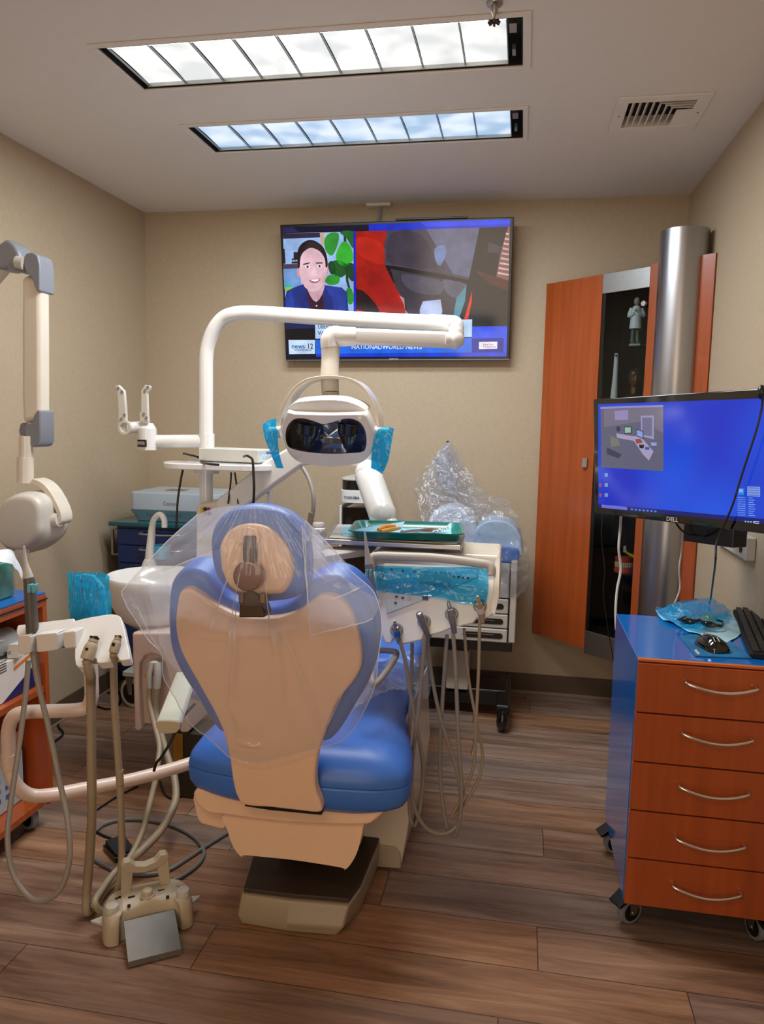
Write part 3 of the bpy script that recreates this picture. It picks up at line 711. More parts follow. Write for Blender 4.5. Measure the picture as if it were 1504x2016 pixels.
mart([(382, 380), (500, 400), (540, 395), (630, 500), (600, 560), (560, 520), (500, 430), (390, 410)], (170, 156, 190), 4)
mart([(436, 336), (486, 336), (486, 382), (438, 384)], (40, 46, 70), 5); mart([(441, 341), (481, 341), (481, 376), (442, 378)], (150, 190, 170), 6)
mart([(516, 350), (564, 366), (564, 418), (518, 400)], (34, 40, 70), 5); mart([(520, 356), (560, 370), (560, 410), (522, 396)], (140, 160, 220), 6)
mart([(386, 336), (408, 336), (408, 366), (388, 368)], (50, 50, 80), 5)
mart([(345, 395), (400, 420), (410, 460), (350, 470)], (120, 120, 110), 5); mart([(320, 472), (420, 520), (400, 545), (325, 520)], (60, 60, 84), 5)
mart([(510, 420), (545, 415), (560, 440), (520, 450)], (150, 70, 60), 6); mart([(535, 455), (570, 455), (565, 480), (540, 478)], (26, 24, 30), 6); mart([(575, 470), (605, 472), (602, 490), (576, 488)], (40, 90, 170), 6)
mart([(614, 440), (652, 442), (652, 462), (616, 462)], (150, 160, 220), 6)
for yy in (655, 722, 788):
    mart([(306, yy-12), (328, yy-12), (328, yy+12), (306, yy+12)], (120, 150, 210), 3)
for yy in (722, 788): mart([(270, yy-12), (288, yy-12), (288, yy+12), (270, yy+12)], (150, 80, 90), 3)
mart([(262, 846), (1380, 948), (1380, 980), (262, 870)], (14, 26, 110), 3)
mart([(286, 850), (456, 866), (456, 888), (287, 872)], (110, 110, 220), 4)
for k in range(7): mart([(480+k*26, 876+k*2.4), (494+k*26, 877+k*2.4), (494+k*26, 888+k*2.4), (480+k*26, 887+k*2.4)], (90, 130, 220), 4)
mart([(1250, 730), (1335, 734), (1335, 800), (1250, 794)], (130, 160, 230), 4)
for k in range(4): mart([(1256, 738+k*16), (1330, 741+k*16), (1330, 745+k*16), (1256, 742+k*16)], (40, 80, 200), 5)
mart([(1188, 742), (1230, 744), (1230, 788), (1188, 786)], (40, 130, 230), 4)
for k in range(3): mart([(1200+k*8, 750), (1204+k*8, 750), (1204+k*8, 770), (1200+k*8, 770)], (200, 220, 250), 5)
for k in range(9):
    mart([(1186, 800+k*14.5), (1238, 803+k*14.5), (1238, 808+k*14.5), (1186, 805+k*14.5)], (120, 160, 235), 4)
    mart([(1258, 804+k*14.5), (1258+28+(k*13) % 22, 806+k*14.5), (1258+28+(k*13) % 22, 811+k*14.5), (1258, 809+k*14.5)], (120, 160, 235), 4)
for k in range(4): mart([(1234+k*18, 958+k*1.6), (1244+k*18, 959+k*1.6), (1244+k*18, 968+k*1.6), (1234+k*18, 967+k*1.6)], (160, 190, 240), 4)
mart([(1292, 960), (1330, 963), (1330, 968), (1292, 965)], (170, 190, 240), 4); mart([(1296, 972), (1328, 975), (1328, 979), (1296, 976)], (170, 190, 240), 4)
a.build('screen', parent=t, flat=True)
q = MB(); q.text('DELL', mp(K([(752, 950)]), 1)[0], MX, MU, .017, None, sx=1.1); q.build('lettering', M_LGREY, t, flat=True)
# mount below/behind the monitor: keyboard-arm box and wall plate
mb_ = PL(1410, 1046, M0-MN*.06, MN)
q = MB(); q.T = frame(mb_, MX, -MN, MU); q.box(-.11, .055, .0, .06, -.04, .03); q.build('mount_bracket', M_BLACK, t, bevel=.004)
q = MB(); wx = xr(2.6)
q.tube([mb_-MN*.05, (wx-.12, 2.62, mb_.z+.02), (wx-.03, 2.70, mb_.z+.03)], .018, seg=12); q.build('arm', M_BLACK, t)
pw = [P(x, y, X=wx-.004) for x, y in [(1418, 1060), (1482, 1040), (1476, 1109), (1420, 1090)]]
ys_ = [p.y for p in pw]; zs_ = [p.z for p in pw]
t = thing('wall_outlet_box', (wx, sum(ys_)/4, sum(zs_)/4), 'white cable box fixed on the right wall below the monitor', 'wall box')
y0_, y1_ = P(1482, 1075, X=wx-.01).y, P(1415, 1075, X=wx-.01).y; z1_ = P(1450, 1040, X=wx).z; z0_ = P(1480, 1109, X=wx-.02).z
MB().box(wx-.03, wx+.0, y0_, y1_, z0_, z1_).build('case', M_LGREY, t, bevel=.004)
MB().box(wx-.034, wx-.03, y0_+.03, y0_+.055, z0_+.06, z0_+.09).build('label', M_GREYP, t)
MB().cyl((wx-.033, y0_+.05, z0_+.03), (wx-.03, y0_+.05, z0_+.03), .012).build('symbol', M_BLACK, t)
# ================================================================== DRAWER CART (right)
q0 = P(1255, 1297, Y=2.0); q1 = P(1228, 1780, Y=2.0)
dx0 = (q0.x+q1.x)/2; dzt = q0.z; dzb = q1.z; dx1 = xr(2.0)-.012; dyb = P(1211, 1208, Z=dzt).y
t = thing('drawer_cart', (dx0+.2, 2.2, 0), 'blue rolling cart with five cherry drawers and curved chrome handles by the right wall', 'drawer cart')
q = MB().box(dx0, dx1, 2.019, dyb, dzb+.002, dzt); q.build('carcass', M_BLUE, t, bevel=.002, seg=2)
MB().box(dx0+.001, dx1, 2.006, 2.019, dzt-.008, dzt-.001).build('top_edge', M_CHERRYB, t, bevel=.001)
hh = (dzt-.009-dzb)/5
for k in range(5):
    z0 = dzb+k*hh+.002; z1 = dzb+(k+1)*hh-.002
    d = MB().box(dx0+.002, dx1, 2.0, 2.0185, z0, z1).build('drawer', M_CHERRY, t, bevel=.0012, seg=2)
    ym = [1758, 1664, 1561, 1456, 1356][k]; xm = [1391, 1398, 1405, 1412, 1420][k]
    c = P(xm, ym, Y=1.99); L = .083
    pts = [(c.x-L+.001, 1.999, c.z+.010), (c.x-L, 1.985, c.z+.008), (c.x-L*.5, 1.975, c.z-.002), (c.x, 1.972, c.z-.006), (c.x+L*.5, 1.975, c.z-.003), (c.x+L, 1.985, c.z+.006), (c.x+L-.001, 1.999, c.z+.008)]
    MB().tube(pts, .0042, seg=10, n=8).build('handle', M_CHROME, d)
def caster(x, y, par, r=.036, lever=True, ang=0, top=None, mw=M_GREYP, mf=M_BLACK):
    top = dzb if top is None else top
    T_ = Matrix.Translation((x, y, 0)) @ Matrix.Rotation(ang, 4, 'Z')
    q = MB(); q.T = T_; q.lathe((-.011, 0, r), [(r*.3, -.0), (r*.95, 0), (r, .004), (r, .018), (r*.95, .022), (r*.3, .022)], axis=(1, 0, 0), seg=28)
    wheel = q.build('caster', mw, par)
    q = MB(); q.T = T_; q.lathe((-.0125, 0, r), [(.001, 0), (r*.72, 0), (r*.72, .025), (.001, .025)], axis=(1, 0, 0), seg=24); q.build('hub', M_BLACK, wheel)
    q = MB(); q.T = T_
    for s_ in (-1, 1): q.prism([(s_*.016, -.012, r-.004), (s_*.016, .012, r-.004), (s_*.016, .028, top-.006), (s_*.016, -.012, top-.006)], (s_*.002, 0, 0))
    q.box(-.018, .018, -.012, .034, top-.008, top-.001); q.cyl((-.02, 0, r), (.02, 0, r), .006, seg=12); q.build('fork', M_STEEL, wheel)
    if lever:
        q = MB(); q.T = T_; q.prism([(-.022, -.006, top-.016), (-.022, -.052, top-.036), (-.022, -.058, top-.028), (-.022, -.02, top-.002), (-.022, .01, top-.004)], (.044, 0, 0)); q.build('brake_lever', M_BLACK, wheel, bevel=.003)
caster(.345, 2.075, t, ang=radians(-55)); caster(.345, dyb-.05, t, ang=radians(-75)); caster(dx1-.05, 2.075, t, ang=radians(20)); caster(dx1-.05, dyb-.05, t, ang=radians(20))
# things on the cart
TZ = dzt
K6 = crop(1100, 740, 3.3589)
def top(pts, z=TZ): return [P(x, y, Z=z) for x, y in K6(pts)]
q = MB().prism(top([(795, 1725), (1060, 1700), (1275, 1872), (905, 1858)], TZ+.0005), (0, 0, .003))
MATS.pop('mouse_pad', None); M_PAD = mat('mouse_pad', (24, 110, 160), .5, noise_amt=.45, noise_scale=14)
pad = q.build('mouse_pad', M_PAD); tag(pad, 'thin teal and blue mouse pad under the black mouse', 'mouse pad')
MB().prism(top([(895, 1815), (908, 1808), (934, 1838), (921, 1845)], TZ+.0038), (0, 0, .0006)).build('printed_mark', M_LGREY, pad, flat=True)
# mouse
mc = P(*K6([(1012, 1800)])[0], Z=TZ+.004); mang = radians(20)
t = thing('computer_mouse', mc, 'black computer mouse with a grey wheel on the mouse pad', 'mouse')
q = MB(); q.T = Matrix.Translation(mc) @ Matrix.Rotation(mang, 4, 'Z'); lo = []
for (yy, w_, h_) in [(-.048, .016, .010), (-.044, .026, .02), (-.03, .031, .031), (-.005, .031, .037), (.02, .029, .034), (.04, .027, .024), (.05, .022, .012)]:
    lo.append([V((w_*cos(a)*(1 if sin(a) > 0 else .97), yy, max(0, sin(a))*h_)) for a in [2*pi*k/24 for k in range(24)]])
q.loft(lo); q.build('shell', M_GLOSSB, t, angle=60)
q = MB(); q.T = Matrix.Translation(mc) @ Matrix.Rotation(mang, 4, 'Z'); q.lathe((-.004, .03, .024), [(.001, 0), (.009, 0), (.009, .008), (.001, .008)], axis=(1, 0, 0), seg=16); q.build('scroll_wheel', M_GREYP, t)
q = MB(); q.T = Matrix.Translation(mc) @ Matrix.Rotation(mang, 4, 'Z')
for s_ in (-1, 1): q.tube([(s_*.006-.006, -.020, .0362), (s_*.006-.010, -.032, .033), (s_*.006-.010, -.038, .029)], .0012, seg=6)
q.build('emblem', M_LGREY, t)
# keyboard
kTL, kBL = top([(1150, 1572)], TZ)[0], top([(1262, 1868)], TZ)[0]
kd = (kTL-kBL); kl = kd.length; kd.normalize(); kx = V((kd.y, -kd.x, 0))
kl = min(kl, .20); kw = .40
t = thing('keyboard', kBL, 'black keyboard beside the mouse at the right edge of the cart', 'keyboard')
# turned so its long side runs away from the viewer's left edge; clipped by the wall
kl2 = (kTL-kBL).length
FK = frame(kBL, kx, kd); kwid = min(.15, (xr(kBL.y)-.01-kBL.x)/max(kx.x, .1)*.95)
q = MB(); q.T = FK; q.prism([(0, 0, .001), (kwid, 0, .001), (kwid, 0, .026), (0, 0, .014)], (0, kl2, 0)); q.build('base', M_BLACKM, t, bevel=.003)
q = MB(); q.T = FK; nk = int(kl2/.0195); nx = int((kwid-.012)/.0195)
for i in range(nx):
    for j in range(nk):
        x = .008+i*.0195; y = .008+j*.0195; z = .015+.012*x/kwid
        if i == 1 and 3 <= j <= 7:
            if j == 3: q.box(x, x+.0165, y, y+.0165+4*.0195, z, z+.006)
            continue
        q.box(x, x+.0165, y, y+.0165, z, z+.006)
q.build('keys', mat('key_plastic', (26, 26, 28), .35), t, bevel=.0015, seg=2)
# sterile pouch with goggles
g0 = [(640, 1525), (720, 1530), (850, 1490), (960, 1476), (1060, 1500), (1230, 1640)]
g1 = [(640, 1525), (680, 1585), (800, 1640), (880, 1680), (1000, 1720), (1105, 1748)]
t = thing('sterilisation_pouch', P(*K6([(930, 1640)])[0], Z=TZ), 'opened blue and white sterilisation pouch with a clear front on the blue cart top', 'pouch')
zz = lambda pts, z: [P(x, y, Z=z) for x, y in K6(pts)]
gt = coons(zz(g0, TZ+.012), zz(g1, TZ+.012), zz([(640, 1525), (645, 1550), (655, 1565), (650, 1575)][:2]+[(640, 1527)], TZ+.012), zz([(1230, 1640), (1190, 1700), (1105, 1748)], TZ+.012), 30, 14)
def wr(g, amp, fr, z0, seed=0, edge=True):
    nv, nu = len(g), len(g[0])
    for j, r in enumerate(g):
        for i, p in enumerate(r):
            e = min(1, 4*min(i/(nu-1), 1-i/(nu-1), j/(nv-1), 1-j/(nv-1))+.15) if edge else 1
            p.z = max(z0, p.z+amp*noise.noise(V((p.x*fr, p.y*fr, seed))))
    return g
gb = [[p-V((0, 0, .007)) for p in r] for r in gt]
sheet(MB(), wr(gb, .008, 22, TZ+.001)).build('paper_back', mat('pouch_paper', (176, 220, 232), .7), t)
gt2 = [[p+V((0, 0, .028*sin(pi*min(1, max(0, i/30)))*sin(pi*j/14))) for i, p in enumerate(r)] for j, r in enumerate(gt)]
gt2 = [r[:24] for r in gt2]
sheet(MB(), wr(gt2, .014, 26, TZ+.004, 3)).build('clear_front', M_BFILM, t)
gc = P(*K6([(940, 1645)])[0], Z=TZ+.012)
t = thing('safety_goggles', gc, 'black framed goggles with a yellowish lens inside the blue pouch', 'goggles')
q = MB(); q.T = Matrix.Translation(gc+V((0, 0, .010))) @ Matrix.Rotation(radians(-25), 4, 'Z')
q.tube([(-.06, -.02, .0), (-.045, -.035, .004), (-.01, -.03, .006), (0, -.022, .008), (.01, -.03, .006), (.045, -.035, .004), (.06, -.02, 0)], .005, seg=8)
q.tube([(-.06, -.02, 0), (-.05, .03, .0), (0, .045, 0)], .003, seg=8).tube([(.06, -.02, 0), (.055, .03, 0), (.03, .05, 0)], .003, seg=8)
q.ball((-.03, -.03, .002), .02, sc=(1.1, .5, .5)).ball((.03, -.03, .002), .02, sc=(1.1, .5, .5)); q.build('frame', M_GLOSSB, t)
q = MB().ball(gc+V((.03, .035, .012)), .022, sc=(1.1, .8, .35)); q.build('lens', M_YELLOW, t)
# cables
def cable(name, pts, r, m_, lab, cat='cable', seg=8, group=None):
    o = MB().tube(pts, r, seg=seg, n=8).build(name, m_); return tag(o, lab, cat, group)
md = lambda px, py: P(px, py, Y=2.62)
cable('white_cable', [PL(1224, 1000, M0-MN*.015, MN), P(1222, 1022, Y=2.5), P(1221, 1040, Y=2.62), P(1218, 1080, Y=2.62), P(1222, 1120, Y=2.62), P(1215, 1160, Y=2.6), P(1212, 1200, Y=2.58), P(1213, 1240, Y=2.56)], .0042, M_CABLEW, 'thicker white cable hanging behind the monitor to the back of the drawer cart')
cable('white_cable', [PL(1344, 1020, M0-MN*.03, MN), P(1343, 1045, Y=2.45), P(1342, 1080, Y=2.6), P(1337, 1120, Y=2.6), P(1338, 1160, Y=2.6), P(1325, 1196, Y=2.55), P(1318, 1230, Y=2.52)], .0028, M_CABLEW, 'thinner white cable hanging in front of the metal column')
cable('black_cable', [PL(1501, 775, M0+MN*.03, MN), PL(1500, 800, M0+MN*.02, MN), PL(1488, 850, M0+MN*.02, MN), PL(1462, 930, M0+MN*.02, MN), PL(1440, 1000, M0+MN*.02, MN), PL(1412, 1065, M0+MN*.02, MN), PL(1408, 1110, M0+MN*.04, MN), P(1399, 1180, Z=TZ+.02)], .0028, M_CABLEB, 'black cable draped across the front of the monitor down to the cart')
cable('black_cable', [PL(1330, 1028, M0-MN*.03, MN), PL(1342, 1044, M0-MN*.04, MN), PL(1362, 1054, M0-MN*.05, MN), PL(1385, 1054, M0-MN*.05, MN), PL(1398, 1040, M0-MN*.04, MN)], .003, M_CABLEB, 'short black cable looping under the bottom edge of the monitor')
cable('black_cable', [PL(1186, 1000, M0-MN*.015, MN), P(1185, 1020, Y=2.6), P(1184, 1060, Y=2.75), P(1190, 1120, Y=2.75), P(1188, 1170, Y=2.75), P(1197, 1240, Y=2.75), P(1212, 1320, Y=2.75)], .0016, M_CABLEB, 'thin dark cable hanging before the glass cabinet door')
q = MB(); c = PL(1499, 772, M0+MN*.012, MN); q.ball(c, .013, sc=(.8, .9, 1.4)); tag(q.build('webcam', M_BLACK), 'small black clip camera on the top right rim of the monitor', 'webcam')

# ================================================================== DENTAL CHAIR
BU = V((0, -.18, .77)).normalized(); BN = V((0, -BU.z, BU.y)); BP = V((-.575, 1.74, .40))
K3 = crop(320, 1100, 2.652); K8 = crop(200, 840, 2.593)
def back(pts, off=0): return [PL(x, y, BP+BN*off, BN) for x, y in pts]
chair = thing('dental_chair', (-.56, 2.1, 0), 'blue dental chair seen from behind with a cream backrest shell', 'dental chair')
def cm(pts, n=5): return catmull(pts, n, True)
shell = [(75, 230), (95, 172), (140, 160), (190, 185), (280, 250), (380, 298), (480, 316), (600, 312), (700, 280), (760, 235), (820, 198), (880, 196), (940, 225), (990, 300), (1020, 400), (1036, 500), (1030, 580), (990, 650), (920, 740), (870, 850), (832, 960), (806, 1050), (796, 1150), (802, 1220), (830, 1300), (815, 1328), (700, 1318), (560, 1302), (430, 1290), (385, 1240), (362, 1150), (345, 1030), (300, 870), (205, 690), (120, 540), (82, 450), (66, 350)]
pts = cm([p for p in back(K3(shell))])
MB().prism(pts, -BN*.035).build('backrest_shell', M_SHELL, chair, bevel=.014, seg=5)
cush = [(20, 260), (35, 140), (85, 75), (150, 60), (215, 82), (262, 125), (330, 210), (450, 262), (600, 262), (690, 215), (755, 135), (830, 98), (910, 98), (985, 135), (1050, 205), (1092, 290), (1112, 400), (1106, 520), (1078, 640), (1000, 780), (905, 930), (820, 975), (560, 1000), (330, 930), (262, 880), (170, 740), (78, 590), (34, 480), (20, 370)]
MB().prism(cm(back(K3(cush), -.02)), -BN*.10).build('backrest_cushion', M_VINYL, chair, bevel=.032, seg=6)
# headrest
HN = V((0, -1, .05)).normalized(); HPo = V((-.6, 1.545, 1.05))
def head(pts, off=0): return [PL(x, y, HPo+HN*off, HN) for x, y in pts]
hsh = [(597, 640), (603, 590), (640, 535), (690, 505), (750, 494), (820, 504), (872, 535), (922, 590), (960, 660), (973, 740), (957, 800), (920, 850), (870, 858), (780, 860), (700, 850), (642, 812), (606, 730)]
hrs = MB().prism(cm(head(K8(hsh))), -HN*.035).build('headrest_shell', M_SHELL, chair, bevel=.014, seg=5)
hcu = [(540, 620), (550, 530), (590, 462), (650, 420), (722, 398), (800, 398), (880, 415), (952, 452), (1003, 520), (1033, 600), (1046, 700), (1040, 800), (1000, 862), (930, 892), (800, 902), (700, 882), (620, 832), (562, 750)]
MB().prism(cm(head(K8(hcu), -.02)), -HN*.085).build('headrest_cushion', M_VINYL, chair, bevel=.03, seg=6)
q = MB().prism(head(K8([(722, 558), (785, 558), (790, 640), (785, 760), (722, 760), (718, 620)]), .012), -HN*.02)
q.prism(head(K8([(738, 840), (772, 840), (800, 870), (830, 950), (830, 975), (700, 975), (706, 900), (728, 870)]), .006), -HN*.05); br = q.build('headrest_bracket', M_BROWNM, chair, bevel=.003)
q = MB()
for s_ in ((698, 722), (806, 832)): q.prism(head(K8([(s_[0], 852), (s_[1], 852), (s_[1], 905), (s_[0], 905)]), .012), -HN*.03)
q.build('lug', M_BRONZE, br, bevel=.002)
c = head(K8([(742, 765)]), .03)[0]
MB().lathe(c, [(.001, -.03), (.026, -.03), (.032, -.026), (.0325, -.004), (.031, 0), (.0285, .001), (.0285, -.0025), (.001, -.0025)], axis=HN, seg=40).build('adjusting_knob', M_BRONZE, br)
MB().lathe(c, [(.001, -.002), (.0283, -.002), (.0283, -.0012), (.001, -.0012)], axis=HN, seg=40).build('knob_face', mat('knob_brown', (120, 78, 56), .35, metal=.4), br)
q = MB().prism(catmull(head(K8([(680, 570), (690, 530), (742, 512), (795, 530), (812, 570), (790, 600), (742, 590), (700, 600)]), .001), 4, True), HN*.004); q.build('recess_rim', M_SHELL, hrs, bevel=.003)
# seat
def ring(z, ins, y0=1.765, y1=2.62):
    o = [(-.845+ins, y0+.06+ins*.95), (-.80+ins*.8, y0+.02+ins), (-.70, y0+ins), (-.546, y0-.005+ins), (-.39, y0+ins), (-.29-ins*.8, y0+.02+ins), (-.247-ins, y0+.07+ins*.95), (-.262-ins, y0+.22), (-.308-ins, y0+.42), (-.335-ins, y0+.65), (-.345-ins, y1-.05), (-.37-ins, y1-ins), (-.546, y1-ins), (-.74+ins, y1-ins), (-.79+ins, y1-.05), (-.81+ins, y0+.65), (-.83+ins, y0+.42), (-.848+ins, y0+.22)]
    return catmull([(x, y, z) for x, y in o], 4, True)
q = MB().loft([ring(z, i) for z, i in [(.4615, .0015), (.465, 0), (.490, .006), (.513, .022), (.532, .05), (.543, .085)]]); seat = q.build('seat_cushion', M_VINYL, chair, angle=80)
q = MB().loft([ring(z, i) for z, i in [(.375, .05), (.38, .035), (.40, .012), (.42, .003), (.455, 0), (.4605, .0015)]]); q.build('seat_border', M_VINYL, chair, angle=80)
q = MB().box(-.78, -.35, 2.6, 3.25, .42, .53); q.build('leg_rest', M_VINYL, chair, bevel=.05, seg=6)
def under(pts, Y): return [P(x, y, Y=Y) for x, y in K3(pts)]
MB().prism(cm(under([(180, 1200), (168, 1270), (230, 1330), (330, 1345), (560, 1375), (800, 1392), (1040, 1395), (1110, 1370), (1165, 1310), (1185, 1245), (1100, 1200), (700, 1180), (400, 1180)], 1.80), 4), (0, .5, 0)).build('underseat_shell', M_SHELL, chair, bevel=.012, seg=4)
MB().prism(cm(under([(335, 1330), (340, 1420), (372, 1510), (412, 1556), (430, 1548), (560, 1560), (700, 1575), (930, 1612), (950, 1625), (985, 1590), (1020, 1520), (1046, 1400), (1040, 1360), (700, 1340)], 1.815), 4), (0, .30, 0)).build('lower_cover', M_SHELL, chair, bevel=.01, seg=4)
MB().prism(cm(under([(170, 1230), (165, 1300), (188, 1375), (240, 1398), (325, 1412), (330, 1340), (330, 1240)], 1.84), 4), (0, .25, 0)).build('side_cover', M_SHELL, chair, bevel=.01, seg=4)
MB().box(-.72, -.55, 1.90, 2.05, P(430, 1645, Y=1.9).z-.003, P(430, 1632, Y=1.9).z+.03).build('underside_plate', M_BLACKM, chair)
MB().prism(under([(430, 1292), (560, 1312), (830, 1338), (845, 1300), (845, 1272), (820, 1300), (700, 1300), (430, 1285)], 1.775), (0, .02, 0)).build('hinge_gap', M_BLACKM, chair)
MB().box(-.66, -.46, 2.02, 2.35, .10, .40).build('lift_column', M_BROWNM, chair, bevel=.01)
# base
bz = .093
MB().loft([[V(p) for p in l] for l in [
    [(-.704, 1.842, 0), (-.57, 1.838, 0), (-.441, 1.848, 0), (-.40, 1.95, 0), (-.385, 2.30, 0), (-.39, 2.62, 0), (-.72, 2.62, 0), (-.74, 2.0, 0)],
    [(-.716, 1.836, .03), (-.57, 1.828, .03), (-.42, 1.842, .03), (-.395, 1.95, .03), (-.38, 2.30, .03), (-.385, 2.62, .03), (-.73, 2.62, .03), (-.745, 2.0, .03)],
    [(-.708, 1.85, bz-.01), (-.57, 1.85, bz-.01), (-.408, 1.862, bz-.01), (-.392, 1.95, bz-.01), (-.38, 2.30, bz-.01), (-.385, 2.61, bz-.01), (-.72, 2.61, bz-.01), (-.735, 2.0, bz-.01)]]]).build('base_plinth', mat('plinth_grey', (158, 144, 122), .4), chair, bevel=.006)
MB().prism([(-.705, 1.858, bz-.009), (-.57, 1.86, bz-.009), (-.412, 1.872, bz-.009), (-.395, 1.95, bz-.009), (-.384, 2.30, bz-.009), (-.39, 2.6, bz-.009), (-.715, 2.6, bz-.009), (-.73, 2.0, bz-.009)], (0, 0, .012)).build('base_top', M_RUBBER, chair, bevel=.002)
# white side housing
hs = under([(1040, 1440), (1120, 1250), (1290, 960), (1300, 1300), (1290, 1390), (1240, 1622), (1105, 1615), (1110, 1490), (1055, 1480)], 2.186)
hs = [P(x, y, Y=2.186) for x, y in [(715, 1640), (742, 1560), (770, 1460), (806, 1400), (812, 1560), (802, 1640), (788, 1712), (737, 1708), (738, 1666), (716, 1658)]]
for p in hs: p.z = max(p.z, .001)
MB().prism(hs, (0, .45, 0)).build('side_housing', M_CREAM, chair, bevel=.006)
p = [P(x, y, Y=2.18) for x, y in [(741, 1664), (778, 1668), (788, 1680), (789, 1711), (737, 1707)]]
for k in p: k.z = max(k.z, .001)
MB().prism(p, (0, .05, 0)).build('foot_block', M_BEIGE, chair, bevel=.004)
# left armrest
K6b = crop(200, 1150, 4.915)
near = [P(x, y, Y=1.72) for x, y in K6b([(520, 1335), (545, 1318), (640, 1316), (740, 1322), (766, 1338), (768, 1395), (725, 1440), (620, 1452), (556, 1432), (528, 1388)])]
fz = P(*K6b([(790, 1170)])[0], Y=2.08); nc = sum(near, V())/len(near)
dd = V((fz.x-nc.x+.01, .36, .0))
arm_ = MB().prism(near, dd).build('armrest', mat('armrest_plastic', (206, 208, 192), .35), chair, bevel=.01, seg=4)
MB().prism([nc+(p-nc)*.97-V((0, .003, 0)) for p in near], (0, .01, 0)).build('end_cap', M_BEIGE, arm_, bevel=.003)
MB().tube([nc+dd*.8-V((0, 0, .01)), (nc.x+.05, nc.y+.5, .45), (-.74, 2.3, .40)], .02, seg=10).build('armrest_post', M_IVORY, arm_)
# right arm loop
cc3 = lambda px, py, Y: P(*K3([(px, py)])[0], Y=Y)
MB().tube([cc3(1100, 480, 2.15), cc3(1180, 480, 2.12), cc3(1222, 500, 2.08), cc3(1160, 600, 1.98), cc3(1110, 655, 1.93), cc3(1095, 640, 1.93), cc3(1085, 560, 1.98)], .0085, seg=12, n=8).build('arm_loop', M_HOSE, chair)
# ------------------------------------------------------------------ clear cover
cov = thing('chair_cover', (-.6, 1.5, 1.16), 'clear plastic cover bag draped over the headrest and backrest of the dental chair', 'plastic cover')
def cY(p, c=.0):   # stand-off plane of the backrest / headrest
    return p
def drape(px, py, off=.018, back_=False):
    a_ = PL(px, py, HPo+HN*(.045), HN); b_ = PL(px, py, BP+BN*off, BN)
    w_ = min(1, max(0, (py-1130)/130.)); w_ = w_*w_*(3-2*w_)
    return a_.lerp(b_, w_)
topL = [(390, 1012), (430, 999), (500, 994), (560, 1000), (600, 1022)]
leftL = [(390, 1012), (330, 1065), (270, 1130), (242, 1161), (238, 1165), (239, 1169), (258, 1206), (290, 1255), (318, 1285), (322, 1330), (345, 1375), (380, 1430), (410, 1450), (450, 1488)]
rightL = [(600, 1022), (650, 1075), (700, 1130), (738, 1170), (752, 1230), (745, 1290), (738, 1350), (700, 1430), (672, 1458)]
botL = [(450, 1488), (500, 1502), (560, 1490), (620, 1475), (672, 1458)]
g = coons([V((x, y, 0)) for x, y in topL], [V((x, y, 0)) for x, y in botL], [V((x, y, 0)) for x, y in leftL], [V((x, y, 0)) for x, y in rightL], 170, 190)
PLEATS = [(480, 1090, 440, 1340, 5, .006), (462, 1100, 408, 1260, 5, .005), (520, 1120, 545, 1290, 5, .007), (540, 1200, 560, 1420, 7, .005), (545, 1210, 640, 1450, 6, .004), (470, 1150, 455, 1400, 4, .005), (600, 1030, 612, 1240, 3, .006), (300, 1130, 430, 1080, 5, .006), (260, 1170, 330, 1300, 5, .006), (290, 1190, 310, 1250, 4, .008), (560, 1110, 620, 1230, 4, .005), (330, 1110, 350, 1240, 4, .005), (455, 1375, 480, 1440, 8, .008), (470, 1460, 520, 1466, 5, .010), (380, 1250, 470, 1262, 4, .004), (650, 1180, 720, 1150, 4, .006), (690, 1330, 640, 1440, 5, .005)]
def creases(x, y, sd=0):
    # fold lines fanning out from above the headrest
    ang = math.atan2(x-500, y-940); rad = math.hypot(x-500, y-940)
    n1 = noise.noise(V((ang*7, rad*.004, sd))); n2 = noise.noise(V((ang*19, rad*.006, 4+sd))); n3 = noise.noise(V((x*.02, y*.02, 9+sd)))
    rg = lambda n: (1-abs(n)*2.2)
    pl = 0
    for (xa, ya, xb, yb, w_, A_) in PLEATS:
        dx, dy = xb-xa, yb-ya; L2 = dx*dx+dy*dy; t = ((x-xa)*dx+(y-ya)*dy)/L2
        if -.1 < t < 1.1:
            d = abs((x-xa)*dy-(y-ya)*dx)/L2**.5; pl += A_*math.exp(-(d/w_)**2)*max(0, sin(pi*min(1, max(0, (t+.1)/1.2))))
    if sd: pl = 0
    return pl+.004*max(0, rg(n1))**2*min(1, rad/160)+.0018*max(0, rg(n2))**3*min(1, rad/160)+.003*n3
g3 = []
for j, r in enumerate(g):
    row = []
    for i, p in enumerate(r):
        q = drape(p.x, p.y); u = i/170
        fl = max(0, 1-u*3.2)**2*max(0, sin(pi*min(1, j/190*1.6)))
        q = q+BN*creases(p.x, p.y)
        if fl > 0: q = CAM+(q-CAM)*(1+.05*fl)
        row.append(q)
    g3.append(row)
sheet(MB(), g3).build('front_sheet', M_CLEAR, cov, angle=180)
edge = [r[0] for r in g3]+g3[-1][1:]+[r[-1] for r in g3[::-1]][1:]
MB().tube(edge[::3], .0011, seg=6, n=1).build('sheet_edge_highlight', M_FILMHI, cov)  # pale tube stands in for light caught along the sheet border
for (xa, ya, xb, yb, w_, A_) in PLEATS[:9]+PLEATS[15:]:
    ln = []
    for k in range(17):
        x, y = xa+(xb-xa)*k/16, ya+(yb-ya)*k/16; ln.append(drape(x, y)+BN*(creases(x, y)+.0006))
    MB().tube(ln, [.0002]*3+[.0011]*11+[.0002]*3, seg=6, smooth=False).build('fold_highlight', M_FILMHI, cov)  # pale tubes imitate the bright highlights on the folds
